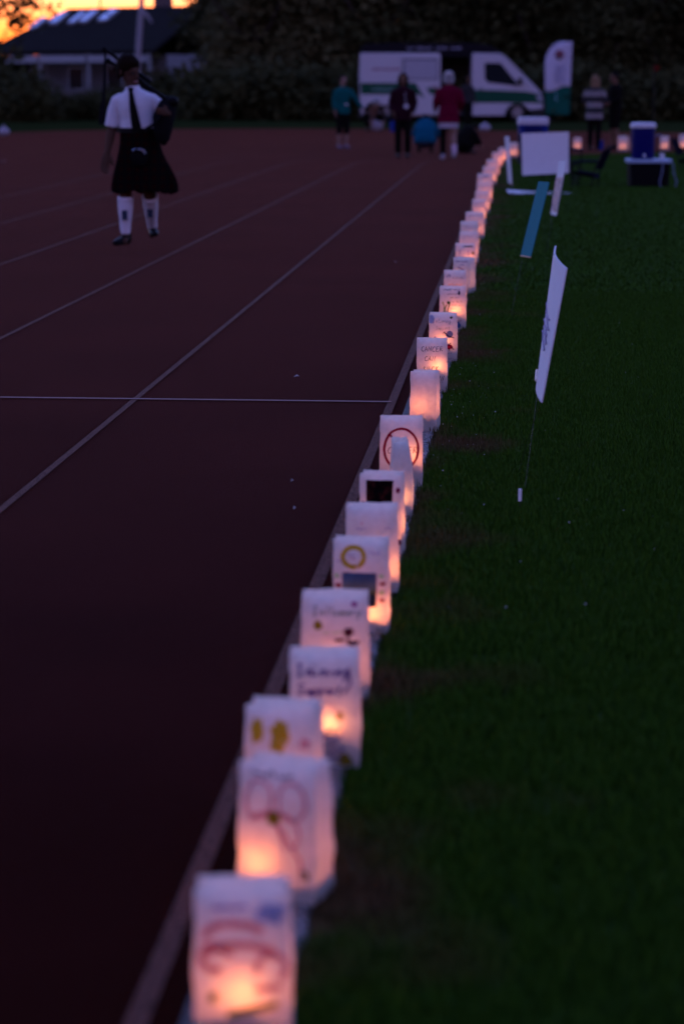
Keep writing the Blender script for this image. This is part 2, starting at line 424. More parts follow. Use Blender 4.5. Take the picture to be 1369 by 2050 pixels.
# ================================================================== PAPER LANTERN BAGS
GLYPH = {  # single-stroke handwriting, unit em box (x right, y up)
 'C': [[(.75, .85), (.5, 1), (.2, .8), (.05, .4), (.2, .05), (.5, 0), (.75, .15)]],
 'A': [[(0, 0), (.4, 1), (.7, 0)], [(.12, .38), (.6, .38)]],
 'N': [[(.02, 0), (.08, 1), (.70, 0), (.78, 1)]],
 'E': [[(.65, 1), (.1, .95), (.05, 0), (.65, .02)], [(.08, .5), (.5, .52)]],
 'R': [[(.05, 0), (.1, 1), (.55, .95), (.6, .65), (.1, .5), (.75, 0)]],
 'S': [[(.65, .85), (.35, 1), (.1, .78), (.35, .52), (.6, .28), (.35, 0), (.02, .15)]],
 'U': [[(.05, 1), (.08, .2), (.35, 0), (.6, .2), (.65, 1)]],
 'K': [[(.08, 0), (.1, 1)], [(.65, 1), (.12, .45), (.7, 0)]],
 'I': [[(.3, 0), (.32, 1)], [(.1, 1), (.55, 1)], [(.08, 0), (.52, 0)]],
 'T': [[(.35, 0), (.37, 1)], [(0, 1), (.75, 1)]],
 '!': [[(.4, 1.1), (.22, .3)], [(.18, .08), (.15, 0)]],
 'L': [[(.2, 1), (.12, .1), (.3, 0), (.75, .1)]],
 'M': [[(0, 0), (.12, 1), (.4, .2), (.68, 1), (.8, 0)]],
 'n': [[(.05, .5), (.08, 0)], [(.08, .35), (.3, .52), (.45, .35), (.48, 0), (.6, .05)]],
 'o': [[(.3, .5), (.08, .3), (.2, 0), (.45, .1), (.45, .4), (.3, .5), (.6, .45)]],
 'v': [[(.03, .5), (.2, 0), (.45, .5), (.6, .45)]],
 'i': [[(.15, .5), (.18, .03), (.35, 0)], [(.16, .72), (.18, .75)]],
 'g': [[(.45, .45), (.2, .5), (.08, .2), (.3, .03), (.45, .45), (.42, -.35), (.15, -.45), (.05, -.25), (.6, .1)]],
 'u': [[(.05, .5), (.1, .08), (.3, 0), (.48, .5)], [(.48, .5), (.5, .05), (.6, 0)]],
 'p': [[(.1, .5), (.05, -.45)], [(.08, .4), (.35, .52), (.45, .2), (.1, .02)]],
 'r': [[(.08, .5), (.1, 0)], [(.1, .32), (.25, .5), (.45, .45)]],
 't': [[(.2, .85), (.18, .05), (.4, 0)], [(.02, .52), (.4, .54)]],
 'f': [[(.5, .9), (.3, 1), (.22, .7), (.15, -.35)], [(.02, .48), (.42, .5)]],
 'e': [[(.08, .22), (.42, .3), (.3, .5), (.08, .3), (.2, 0), (.5, .1)]],
 'm': [[(.05, .5), (.06, 0)], [(.06, .35), (.22, .5), (.3, .3), (.3, 0)], [(.3, .3), (.48, .5), (.56, .3), (.58, 0)]],
 'y': [[(.05, .5), (.15, .1), (.4, .05)], [(.5, .5), (.35, -.4), (.1, -.4)]],
}
def write(text, u0, v0, size, slant=0.12, adv=0.82, seed=0, xs=0.85):   # -> polylines in (u, v) metres on the panel
    r = random.Random(seed); out = []; x = u0
    for ch in text:
        if ch == ' ': x += size * 0.55; continue
        dy = r.uniform(-0.06, 0.06) * size
        for pl in GLYPH[ch]:
            out.append([(x + (p[0] + slant * p[1]) * size * xs, v0 + dy + p[1] * size) for p in pl])
        x += size * adv * (1.0 if ch.isupper() else 0.72) * (0.55 if ch in 'i!' else 1)
    return out
def scrawl(u0, v0, length, amp, seed, step=0.004):             # a line of writing too blurred to read
    r = random.Random(seed); pts = []; x = 0.0
    while x < length:
        pts.append((u0 + x, v0 + r.uniform(-amp, amp) * (0.3 if r.random() < .5 else 1))); x += step * r.uniform(.6, 1.3)
    segs = []; cur = []
    for p in pts:
        if r.random() < 0.1 and len(cur) > 2: segs.append(cur); cur = []
        else: cur.append(p)
    if len(cur) > 1: segs.append(cur)
    return segs
def arc(u, v, ru, rv, a0, a1, n=22):
    return [(u + ru * cos(radians(a0 + (a1 - a0) * k / n)), v + rv * sin(radians(a0 + (a1 - a0) * k / n))) for k in range(n + 1)]
def blob(u, v, ru, rv, n=14, wob=0.0, spikes=0, seed=0):
    r = random.Random(seed); out = []
    for k in range(n):
        q = 1 + r.uniform(-wob, wob)
        if spikes: q = 1.0 if k % 2 == 0 else 0.45
        out.append((u + ru * q * cos(2 * pi * k / n + pi / 2), v + rv * q * sin(2 * pi * k / n + pi / 2)))
    return out

class Bag:
    """An upright gusseted paper bag. Local frame: front panel towards -y, floor at z=0."""
    def __init__(s, w, d, h, seed, top=0.94, gus=0.35, tip=0.0):
        s.w, s.d, s.h, s.seed, s.top, s.gus, s.tip = w, d, h, seed, top, gus, tip
    def off(s, a, t):
        q = s.seed * 3.71
        return noise.noise((a * 6 + q, t * 5, q)) * 0.0050 + noise.noise((a * 17 + q, t * 15, q + 5)) * 0.0022 - 0.0022 * math.exp(-((t - 0.235 - 0.012 * sin(q)) / 0.013) ** 2)
    def half(s, t):
        hw = s.w / 2 * (1 + (s.top - 1) * t) * (1 - 0.03 * (1 - t) ** 6)
        hd = s.d / 2 * (1 - 0.30 * t * t)
        return hw, hd
    def front(s, u, t, side=-1):
        """u in [-.5,.5] across, t in [0,1] up."""
        hw, hd = s.half(t)
        bul = 0.006 * (1 - (2 * u) ** 2) * sin(pi * min(1, t * 1.05))
        y = side * (hd + bul) + s.off(u + (0 if side < 0 else 9), t)
        zt = t * s.h + (0.0025 * noise.noise((u * 5, s.seed * 1.3, side)) * t ** 6)
        return Vector((u * 2 * hw + s.off(2.3 + u * .3, t) * 0.7, y + s.tip * t * t, zt))
    def mesh(s):
        nu, ns, nt_ = 10, 4, 30
        mb = MB(); rings = []
        for j in range(nt_ + 1):
            t = j / nt_; hw, hd = s.half(t); g = s.gus * s.d * sm(0.25, 1.0, t) * 0.5
            ring = []
            for k in range(nu): ring.append(s.front(-0.5 + k / nu, t, -1))
            for k in range(ns):
                f = k / ns; a = s.front(0.5, t, -1); b = s.front(0.5, t, 1); p = a.lerp(b, f)
                p.x -= g * (1 - abs(2 * f - 1)) + (0.002 * sin(pi * f) * s.off(5 + f, t) * 200 if 0 < f < 1 else 0); ring.append(p)
            for k in range(nu): ring.append(s.front(0.5 - k / nu, t, 1))
            for k in range(ns):
                f = k / ns; a = s.front(-0.5, t, 1); b = s.front(-0.5, t, -1); p = a.lerp(b, f)
                p.x += g * (1 - abs(2 * f - 1)); ring.append(p)
            rings.append(ring)
        mb.loft(rings, cap=False)
        n = len(rings[0]); base = MB()
        mb.add(rings[0], [tuple(range(n))])
        return mb
    def uv(s, u, v, lift=0.0012):                  # metres from the panel's bottom middle -> place on the front panel
        t = max(0.0, min(1.0, v / s.h)); hw, hd = s.half(t)
        p = s.front(max(-.5, min(.5, u / (2 * hw))), t); p.y -= lift
        return p
    def ribbons(s, lines, width, lift=0.0012):
        mb = MB()
        for ln in lines:
            P = []
            for i in range(len(ln) - 1):
                a, b = Vector(ln[i]), Vector(ln[i + 1]); n = max(1, int((b - a).length / 0.012))
                for k in range(n): P.append(a.lerp(b, k / n))
            P.append(Vector(ln[-1])); L = []; Rr = []
            for i, p in enumerate(P):
                t = P[min(i + 1, len(P) - 1)] - P[max(i - 1, 0)]
                if t.length < 1e-9: t = Vector((1, 0))
                t.normalize(); nn = Vector((-t.y, t.x)) * width / 2
                L.append(s.uv(*(p + nn), lift)); Rr.append(s.uv(*(p - nn), lift))
            n = len(P); mb.add(L + Rr, [(i, i + 1, n + i + 1, n + i) for i in range(n - 1)])
        return mb
    def patch(s, poly, lift=0.0012):
        mb = MB(); c = (sum(p[0] for p in poly) / len(poly), sum(p[1] for p in poly) / len(poly)); n = len(poly)
        ring2 = [((p[0] + c[0]) / 2, (p[1] + c[1]) / 2) for p in poly]
        mb.add([s.uv(*p, lift) for p in poly] + [s.uv(*p, lift) for p in ring2] + [s.uv(*c, lift)],
               [(k, (k + 1) % n, n + (k + 1) % n, n + k) for k in range(n)] + [(n + k, n + (k + 1) % n, 2 * n) for k in range(n)])
        return mb
    def rect(s, u0, v0, u1, v1, lift=0.0012, n=6):
        mb = MB(); vs_ = [s.uv(u0 + (u1 - u0) * i / n, v0 + (v1 - v0) * j / n, lift) for j in range(n + 1) for i in range(n + 1)]
        mb.add(vs_, [(j * (n + 1) + i, j * (n + 1) + i + 1, (j + 1) * (n + 1) + i + 1, (j + 1) * (n + 1) + i) for j in range(n) for i in range(n)])
        return mb

WAX = mat('candle_wax', (0.75, 0.7, 0.6), 0.5, 0.4); WICK = mat('wick', (0.03, 0.02, 0.02), 0.9)
cup_mb = MB().tube([(0, 0, 0), (0, 0, .004), (0, 0, .058), (0, 0, .062)], [.017, .0195, .0195, .018], 16)
cup_me = None
SAND = mat('dry_sand', (.30, .24, .18), .95, .02, .2, 80)
def add_candle(root, x, y, power, hgt, z0=0.0):
    global cup_me
    c = MB().tube([(0, 0, 0), (0, 0, .004), (0, 0, hgt - .004), (0, 0, hgt)], [.017, .0195, .0195, .0175], 14)
    co = c.build('candle', WAX, root); co.location = (x, y, z0 + 0.0005)
    w = MB().tube([(0, 0, hgt), (0.001, 0, hgt + .008)], .0008, 5).build('wick', WICK, co)
    f = MB().tube([(0, 0, hgt + .005), (0, 0, hgt + .010), (0, 0, hgt + .018), (0, 0, hgt + .028)], [.0015, .0042, .0036, .0006], 8).build('flame', FLAME, co)
    li = bpy.data.lights.new('candle_light', 'POINT'); li.energy = power; li.color = CANDLE_COL; li.shadow_soft_size = 0.006
    lo = bpy.data.objects.new('candle_light', li); COL.objects.link(lo); lo.parent = co; lo.location = (0, 0, hgt + .013)
CANDLE_COL = (1.0, 0.20, 0.058)
CANDLE_W = 0.0047
BAGROW = 'lit paper bag lanterns along the track kerb'
OLIVE = ink('olive', (0.26, 0.19, 0.02)); PURPLE = ink('purple', (0.10, 0.03, 0.22)); NAVY = ink('navy', (0.008, 0.006, 0.05), 0.15)
RED = ink('red', (0.32, 0.008, 0.03), 0.25); PINK = ink('pink', (0.60, 0.25, 0.30), .6); GREY = ink('grey', (0.20, 0.20, 0.24)); GREEN = ink('green', (0.10, 0.20, 0.06))
BLUE = ink('blue', (0.05, 0.12, 0.32)); BLACK = ink('black', (0.02, 0.015, 0.02), 0.2); LIME = ink('lime', (0.42, 0.6, 0.3)); YELLOW = ink('yellow', (0.55, 0.36, 0.03)); ORANGE = ink('orange', (0.75, 0.25, 0.05))
LILAC = ink('lilac', (0.32, 0.2, 0.42))

def lantern(label, xl, xr, ytop, seed, yaw=0.0, edge=0.0, h=0.256, d=0.088, power=1.0, cx=0.0, cy=0.0, ch=0.068, top=0.95, gus=0.35, basey=None, wscale=1.0, cat='paper lantern'):
    s = (ytop + 5 - 159) / (EYE - h)                       # px per metre at the bag's front
    by = 159 + s * EYE if basey is None else basey
    pc = gp((xl + xr) / 2 - 0.0, by)
    w = (xr - xl) / s / max(0.4, cos(yaw)) * wscale / ((1 + top) / 2)
    rz = TH * 0.3 + yaw
    if edge: w, d = edge, (xr - xl) / s
    b = Bag(w, d, h, seed, top, gus, rnd.uniform(-0.006, 0.006))
    loc = pc + Vector((-sin(rz), cos(rz), 0)) * d * 0.5
    if edge: loc = pc + Vector((0, edge * .5, 0))
    loc.z = 0.022
    t = thing('paper_lantern', label, cat, loc, rz, BAGROW)
    b.mesh().build('bag', PAPER, t, angle=35)
    if power > 0:
        hs_ = min(.058, ch * .62)
        rg = []
        for k in range(4):
            tt = (.004 + (hs_ - .004) * k / 3) / h; hw, hd = b.half(tt); hw *= .94; hd = hd * .94 - .002
            rg.append([Vector((-hw, -hd, tt * h)), Vector((hw, -hd, tt * h)), Vector((hw, hd, tt * h)), Vector((-hw, hd, tt * h))])
        MB().loft(rg).build('sand', SAND, t, smooth=False)
        add_candle(t, cx, cy, CANDLE_W * power, ch - hs_, hs_)
    b.root = t
    return b
def mark(b, name, mb, m): mb.build(name, m, b.root, smooth=False, recalc=False)
def lines(b, L, w, m, name='lettering', lift=0.0012):
    if name == 'drawing':
        for ln in L: mark(b, name, b.ribbons([ln], w, lift), m)
    else: mark(b, name, b.ribbons(L, w, lift), m)

# 1: nearest
b = lantern('nearest paper bag lantern, red swirls and an olive bar drawn on it', 388, 582, 1790, 1, 0.02, power=1.5, cy=-0.012, ch=.078, basey=2128, d=.09)
lines(b, [arc(-.01, .185, .045, .018, 200, 20), arc(0, .15, .05, .02, 170, -10), arc(-.04, .15, .02, .02, 0, 300)], .012, ink('dullred', (.64, .24, .25), .6), 'drawing')
lines(b, [arc(.045, .135, .022, .02, 200, -60), [(.02, .10), (.06, .103)], arc(-.01, .025, .045, .012, 180, 0)], .010, PINK, 'drawing')
mark(b, 'drawing', b.patch(blob(.045, .218, .024, .018, 12, .3, 0, 3)), ink('washed_blue', (.28, .34, .55), .5))
lines(b, [[(-.02, .058), (.02, .066), (.055, .075)]], .012, OLIVE, 'drawing'); mark(b, 'drawing', b.patch(blob(-.045, .085, .008, .009)), OLIVE)
lines(b, scrawl(-.045, .226, .06, .005, 4), .005, LILAC)
# 2
b = lantern('paper bag lantern with a big pink flower outline, just behind the nearest', 474, 634, 1538, 2, -0.30, power=1.6, cx=-.035, cy=-.012, ch=.058, d=.10)
lines(b, [arc(-.035, .19, .026, .035, 0, 360), arc(.03, .19, .026, .035, 0, 360), arc(-.005, .13, .05, .04, 150, -40), [(.0, .155), (.045, .085), (.05, .05)], [(.0, .155), (.02, .1)]], .006, PINK, 'drawing', .0012)
mark(b, 'drawing', b.patch(blob(-.004, .158, .013, .013, 14, .2, 0, 6), .002), OLIVE); mark(b, 'drawing', b.patch(blob(.055, .055, .011, .011, 12, .2, 0, 7)), OLIVE)
lines(b, scrawl(-.05, .236, .08, .006, 5), .005, GREY)
# 3
b = lantern('paper bag lantern with two yellow leaf shapes near its open top', 486, 632, 1424, 3, -0.12, power=1.3, cx=.03, cy=0, ch=.07, d=.105)
mark(b, 'drawing', b.patch(blob(-.045, .208, .015, .024, 14, .25, 0, 8)), YELLOW); mark(b, 'drawing', b.patch(blob(.0, .198, .019, .036, 16, .25, 0, 9)), YELLOW)
mark(b, 'drawing', b.patch(blob(.05, .185, .009, .010, 12, .2)), PINK)
# 4
b = lantern('paper bag lantern covered in purple handwriting with small olive flowers', 578, 722, 1313, 4, 0.03, power=0.9, cx=.01, cy=-.022, ch=.085)
lines(b, write('In', -.062, .205, .026, seed=1) + write('Loving', -.03, .205, .024, seed=2), .0052, PURPLE)
lines(b, write('Support', -.06, .165, .023, seed=3) + [[(.05, .225), (.058, .19), (.04, .165)]] + write('of', -.035, .128, .026, seed=4), .0052, PURPLE)
for q, vv in enumerate((.083, .068, .052, .037, .022)): lines(b, scrawl(-.055, vv, .10, .006, 20 + q), .0045, PURPLE)
mark(b, 'drawing', b.patch(blob(.033, .118, .012, .013, 12, 0, 1), .002), OLIVE); mark(b, 'drawing', b.patch(blob(.045, .018, .015, .015, 14, .25)), OLIVE)
# 5
b = lantern('paper bag lantern reading In Memory with a dark red figure drawn below', 602, 740, 1197, 5, 0.04, power=1.5, cy=-.015, ch=.07)
lines(b, write('In', -.055, .205, .022, seed=5) + write('Memory', -.02, .205, .022, seed=6), .003, ink('greygreen', (.16, .22, .17)))
lines(b, scrawl(-.03, .165, .05, .004, 8), .003, LIME)
mark(b, 'drawing', b.patch(blob(-.042, .182, .011, .011, 14, .15)), OLIVE); mark(b, 'drawing', b.patch(blob(.048, .232, .007, .007, 12, .1)), ink('magenta', (.3, .01, .2)))
mark(b, 'drawing', b.patch(blob(.032, .165, .012, .012, 14, .25, 0, 3)), ink('darkred', (.10, .008, .02), .15))
lines(b, [[(.03, .16), (.032, .14), (.042, .132), (.05, .138)], [(.035, .14), (.058, .14)], [(.0, .145), (.022, .148)]], .008, ink('darkred', (.10, .008, .02), .15), 'drawing')
# 6
def sunset_print():
    m = bpy.data.materials.new('sunset_print'); m.use_nodes = True
    n = m.node_tree.nodes; l = m.node_tree.links; bs = n['Principled BSDF']; bs.inputs['Roughness'].default_value = .6
    tc = n.new('ShaderNodeTexCoord'); sp = n.new('ShaderNodeSeparateXYZ'); l.new(tc.outputs['Object'], sp.inputs[0])
    mr = n.new('ShaderNodeMapRange'); mr.inputs[1].default_value = .075; mr.inputs[2].default_value = .168; l.new(sp.outputs[2], mr.inputs[0])
    cr = n.new('ShaderNodeValToRGB'); e = cr.color_ramp.elements
    e[0].position = 0; e[0].color = (.01, .004, .008, 1); e[1].position = 1; e[1].color = (.03, .05, .12, 1)
    for p, c in ((.36, (.012, .006, .008, 1)), (.40, (.20, .12, .012, 1)), (.6, (.22, .15, .12, 1)), (.8, (.08, .09, .14, 1))):
        q = e.new(p); q.color = c
    l.new(mr.outputs[0], cr.inputs[0]); l.new(cr.outputs[0], bs.inputs['Base Color'])
    return m
b = lantern('paper bag lantern with a sunset photo below a yellow wreath', 664, 776, 1087, 6, -0.06, power=1.5, cx=.035, cy=-.012, ch=.045)
mark(b, 'photograph', b.rect(-.048, .075, .045, .168, .0016), sunset_print())
lines(b, [arc(-.018, .210, .029, .027, 0, 360, 30)], .013, YELLOW, 'drawing')
lines(b, scrawl(-.035, .214, .035, .003, 9), .002, PURPLE); lines(b, scrawl(-.03, .205, .02, .002, 10), .002, RED)
for (u, v, m_) in ((-.062, .158, LIME), (-.060, .133, RED), (.058, .160, LIME), (.060, .138, RED), (.058, .115, LIME), (.060, .094, RED)):
    mark(b, 'drawing', b.patch(blob(u, v, .008, .006, 12, .3, 0, int(v * 1000))), m_)
lines(b, scrawl(.025, .225, .03, .008, 11) + scrawl(-.065, .20, .02, .006, 12), .0025, LILAC)
# 7
b = lantern('blank paper bag lantern with faint small marks, behind the sunset photo one', 690, 798, 1018, 7, 0.02, power=1.2, cx=.05, cy=0, ch=.06)
lines(b, scrawl(-.045, .19, .03, .006, 13) + scrawl(.04, .19, .025, .006, 14), .0022, LILAC)
mark(b, 'drawing', b.patch(blob(-.03, .205, .003, .003)), PINK)
# 8
def dark_print():
    m = bpy.data.materials.new('portrait_print'); m.use_nodes = True
    n = m.node_tree.nodes; l = m.node_tree.links; bs = n['Principled BSDF']; bs.inputs['Roughness'].default_value = .6
    tc = n.new('ShaderNodeTexCoord'); nz = n.new('ShaderNodeTexNoise'); nz.inputs['Scale'].default_value = 40; nz.inputs['Detail'].default_value = 2
    l.new(tc.outputs['Object'], nz.inputs['Vector'])
    cr = n.new('ShaderNodeValToRGB'); cr.color_ramp.elements[0].position = .5; cr.color_ramp.elements[0].color = (.004, .002, .002, 1)
    cr.color_ramp.elements[1].position = .68; cr.color_ramp.elements[1].color = (.05, .008, .007, 1); bs.inputs['Specular IOR Level'].default_value = .02
    l.new(nz.outputs[0], cr.inputs[0]); l.new(cr.outputs[0], bs.inputs['Base Color'])
    return m
b = lantern('paper bag lantern with a dark square photo stuck near the top', 717, 803, 954, 8, -0.10, power=1.2, cx=.03, cy=0, ch=.075, d=.10)
mark(b, 'photograph', b.rect(-.045, .150, .040, .236, .0016), dark_print())
for (u, v) in ((.056, .205), (-.055, .16), (.062, .04)): mark(b, 'drawing', b.patch(blob(u, v, .007, .009, 12, .2)), ink('wine', (.18, .005, .05), .2))
# 9
b = lantern('paper bag lantern seen edge-on, dim grey gusset side with notched top', 780, 823, 889, 9, -1.52, edge=.145, power=0.45, cx=.04, cy=.0, ch=.05, gus=.45, basey=1046)
# 10
b = lantern('paper bag lantern with a big red circle drawn round the word CANCER', 759, 846, 840, 10, 0.03, power=1.4, cx=.03, cy=-.008, ch=.10, top=.97)
lines(b, [arc(.0, .140, .063, .075, 230, -55, 36)], .009, RED, 'drawing', .0018)
lines(b, [[(-.044, .196), (-.030, .180), (-.010, .158), (.030, .110)]], .009, RED, 'drawing', .002)
lines(b, write('CANCER', -.052, .125, .023, adv=.84, seed=11), .0028, ink('brownred', (.2, .02, .03), .2))
# 11
b = lantern('blank paper bag lantern glowing evenly, no writing on its front', 819, 873, 747, 11, -0.16, power=1.5, cx=-.01, cy=0, ch=.095, d=.10)
# 12
b = lantern('paper bag lantern with CANCER CAN SUCK written in thin navy capitals', 832, 895, 681, 12, 0.0, power=1.2, cx=.026, cy=-.015, ch=.112, top=.97)
lines(b, write('CANCER', -.052, .197, .024, adv=.74, seed=12, xs=.74), .0026, NAVY)
lines(b, write('CAN', -.034, .152, .022, adv=.84, seed=13, xs=.76), .0026, NAVY)
lines(b, write('SUCK', -.045, .104, .021, adv=1.02, seed=14, xs=.76), .0026, NAVY)
lines(b, write('!!!', .030, .048, .028, adv=.75, seed=15) + [[(.012, .065), (.006, .045), (.014, .03)], [(.02, .012), (.012, .002)], [(.045, .012), (.03, .004)]], .0024, NAVY)
# 13
b = lantern('paper bag lantern with blue planet, star and In Loving Support lettering', 857, 914, 629, 13, -0.03, power=1.35, cx=.0, cy=-.01, ch=.095, d=.09)
lines(b, write('In', -.055, .205, .022, seed=16) + write('Loving', -.025, .205, .021, adv=.75, seed=17) + write('Support', -.04, .170, .018, adv=.8, seed=18) + write('of', -.005, .142, .02, seed=19), .0017, GREY)
mark(b, 'drawing', b.patch(blob(-.058, .222, .016, .022, 10, .25), .0009), ink('paleblue', (.35, .42, .62)))
mark(b, 'drawing', b.patch(blob(.045, .234, .011, .011, 10, 0, 1), .0018), ink('starolive', (.06, .06, .01), .1))
mark(b, 'drawing', b.patch(blob(.035, .145, .019, .019, 16), .0015), ink('planet', (.12, .16, .32)))
lines(b, [[(.004, .158), (.03, .136), (.06, .126)]], .005, NAVY, 'drawing', .0022)
mark(b, 'drawing', b.patch([(-.05, .10), (-.052, .125), (-.038, .132), (-.026, .12), (-.012, .098)], .0015), NAVY); mark(b, 'drawing', b.patch(blob(-.04, .116, .008, .008), .0024), PINK)
lines(b, [[(-.012, .112), (.012, .122)]], .0045, OLIVE, 'drawing')
mark(b, 'drawing', b.patch(blob(.032, .080, .024, .012, 16, .4, 0, 5), .0015), RED); lines(b, [[(.02, .095), (.03, .088), (.045, .1)], [(.012, .07), (.008, .062)], [(.05, .078), (.058, .062)], [(.035, .07), (.037, .058)]], .0035, ink('darkred', (.10, .008, .02), .15), 'drawing')
lines(b, scrawl(.0, .044, .05, .004, 15), .0022, NAVY); mark(b, 'drawing', b.patch(blob(-.005, .018, .008, .01)), BLACK); lines(b, scrawl(.03, .016, .03, .008, 16), .0022, PURPLE)
# 14
b = lantern('paper bag lantern with green plant drawing and six lines of writing', 878, 931, 575, 14, -0.05, power=1.6, cx=.02, cy=-.015, ch=.10, d=.09)
lines(b, scrawl(-.055, .238, .1, .006, 17), .003, NAVY)
for q, (u, v, ln) in enumerate(((-.035, .21, .07), (-.015, .19, .06), (0, .165, .06), (-.01, .145, .07), (-.01, .122, .07))): lines(b, scrawl(u, v, ln, .004, 30 + q), .0024, ink('brown', (.16, .08, .08)))
lines(b, [[(-.05, .08), (-.048, .14), (-.06, .165)], [(-.04, .08), (-.042, .13), (-.03, .15)], [(-.03, .08), (-.025, .12), (-.012, .165)]], .006, GREEN, 'drawing')
mark(b, 'drawing', b.patch(blob(-.022, .16, .01, .009, 12, .3)), ink('moss', (.05, .09, .03))); mark(b, 'drawing', b.patch(blob(.04, .218, .007, .014)), NAVY)
lines(b, scrawl(.01, .052, .045, .004, 18), .003, NAVY); mark(b, 'drawing', b.patch(blob(.03, .026, .020, .020, 14, .2)), BLUE)
# 15
b = lantern('paper bag lantern with orange and blue writing, behind the plant drawing', 887, 933, 543, 15, -0.02, power=1.6, cx=.01, cy=-.01, ch=.08)
lines(b, scrawl(-.02, .21, .08, .008, 19), .003, GREY); lines(b, scrawl(-.045, .165, .10, .009, 21), .004, ORANGE); lines(b, scrawl(-.06, .22, .03, .014, 22), .004, BLUE)
# 16
b = lantern('paper bag lantern with plum scribbles, turned to show its pale side', 905, 940, 516, 16, -0.42, power=0.55, cx=-.02, cy=0, ch=.08, d=.10)
lines(b, scrawl(-.045, .228, .09, .005, 23), .005, ink('plum', (.18, .03, .16))); lines(b, [[(-.03, .19), (.0, .18), (.03, .165)]], .006, ink('plum', (.18, .03, .16)), 'drawing'); lines(b, scrawl(-.02, .205, .04, .004, 24), .003, PURPLE)
# 17
b = lantern('paper bag lantern with a dark bar and brown flower, glowing salmon pink', 910, 951, 488, 17, -0.04, power=1.8, cx=.035, cy=-.01, ch=.11, d=.09)
lines(b, [[(-.02, .236), (.055, .234)]], .010, NAVY, 'drawing'); mark(b, 'drawing', b.patch(blob(.058, .185, .011, .012, 14, .2)), OLIVE); lines(b, [[(-.04, .21), (-.042, .17)], [(.02, .21), (.025, .17)]], .006, LILAC, 'drawing')
# 18 ..
far_specs = [
 ('paper bag lantern with faint lavender writing, behind the dark bar one', 919, 957, 464, 1.1, None),
 ('pale plain paper bag lantern, tenth from the far end of the kerb row', 920, 956, 443, .5, None),
 ('paper bag lantern with one line of grey writing across its top', 930, 967, 424, 1.2, 'line'),
 ('paper bag lantern with smudged grey base, eighth from the row far end', 945, 972, 398, 1.2, None),
 ('dull peach paper bag lantern, seventh from the far end of the row', 950, 978, 381, 1.3, None),
 ('rosy paper bag lantern directly behind the dull peach one in the row', 953, 983, 363, 1.4, None),
 ('far paper bag lantern with a short dark blue bar near its top', 955, 986, 346, 1.0, 'bar'),
 ('far paper bag lantern half hidden behind the one with blue bar', 965, 992, 331, 1.4, None),
 ('far paper bag lantern where the row starts bending right', 973, 998, 317, 1.4, None),
 ('far paper bag lantern on the bend, pale left face, orange right side', 984, 1006, 302, 1.6, None),
 ('far paper bag lantern at the bend just left of the thin sign', 996, 1014, 293, 1.5, None),
]
for i, (lab, xl, xr, yt, pw, deco) in enumerate(far_specs):
    b = lantern(lab, xl, xr, yt, 18 + i, (-0.12 if i % 3 else 0.05) - 0.04 * max(0, i - 7), power=pw * 1.25, cx=.03 if i % 2 else 0.015, cy=-.006, ch=.085)
    if deco == 'line': lines(b, scrawl(-.045, .225, .09, .005, 60 + i), .004, GREY); mark(b, 'drawing', b.patch(blob(.045, .14, .009, .009)), OLIVE)
    elif deco == 'bar': lines(b, [[(-.045, .225), (.045, .222)]], .014, BLUE, 'drawing')
    else: lines(b, scrawl(-.045, .215 - .01 * (i % 3), .08, .005, 60 + i), .003, LILAC)
for j, (lab, xl, xr, yt, by, pw) in enumerate([
 ('paper bag lantern glowing orange between thin sign and square white sign', 1018, 1032, 288, 317, 1.8),
 ('paper bag lantern partly behind the left edge of the square white sign', 1031, 1046, 288, 316, 1.8),
 ('small pink glowing paper lantern right of the square white sign', 1147, 1163, 276, 301, 1.9),
 ('pink paper lantern on the far kerb left of the blue drinks cooler', 1235, 1256, 273, 302, 1.9),
 ('orange paper lantern peeking past the left side of the blue drinks cooler', 1262, 1279, 271, 301, 2.2),
 ('far paper lantern just right of the blue drinks cooler', 1320, 1338, 273, 301, 1.6),
 ('far paper lantern cut by the right edge of the view', 1358, 1376, 270, 300, 1.6)]):
    s_ = (by - 159) / 1.5
    b = lantern(lab, xl, xr, yt, 40 + j, rnd.uniform(-.2, .2), h=(by - yt) / s_, power=pw * .45, cy=-.01, ch=.07, basey=by)
    b.root.location.z = 0.023 if j < 2 else 0.004

# ================================================================== SIGNS
CORR = mat('corrugated_plastic_white', (0.72, 0.70, 0.72), 0.75, 0.06, 0.05, 20)
CORR_BLUE = mat('corrugated_plastic_blue', (0.035, 0.20, 0.22), 0.9, 0.03, 0.08, 20)
WIRE = mat('galvanised_wire', (0.02, 0.02, 0.02), 0.5, 0.4, 0.1, 20, metal=0.3)
SGROUP = 'sponsor signs on wire stakes in the infield'
def bent_sheet(corners, thick, bow=0.0, n=10):
    """corners TL, TR, BR, BL -> solid sheet with a bow across it"""
    TL, TR, BR, BL = corners; nrm = (TR - TL).cross(BL - TL).normalized(); mb = MB(); rows = []
    for sgn in (1, -1):
        g = []
        for j in range(n + 1):
            for i in range(n + 1):
                u, v = i / n, j / n
                p = TL.lerp(TR, u).lerp(BL.lerp(BR, u), v) + nrm * (bow * 4 * u * (1 - u) * (1 - v * .5) + sgn * thick / 2)
                g.append(p)
        rows.append(g)
    N = n + 1; V = rows[0] + rows[1]; M = N * N; fs = []
    for j in range(n):
        for i in range(n):
            a = j * N + i; fs.append((a, a + 1, a + N + 1, a + N)); fs.append((M + a, M + a + N, M + a + N + 1, M + a + 1))
    per = [i for i in range(N)] + [j * N + n for j in range(1, N)] + [n * N + i for i in range(n - 1, -1, -1)] + [j * N for j in range(n - 1, 0, -1)]
    for k in range(len(per)):
        a, c = per[k], per[(k + 1) % len(per)]; fs.append((a, M + a, M + c, c))
    mb.add(V, fs); return mb
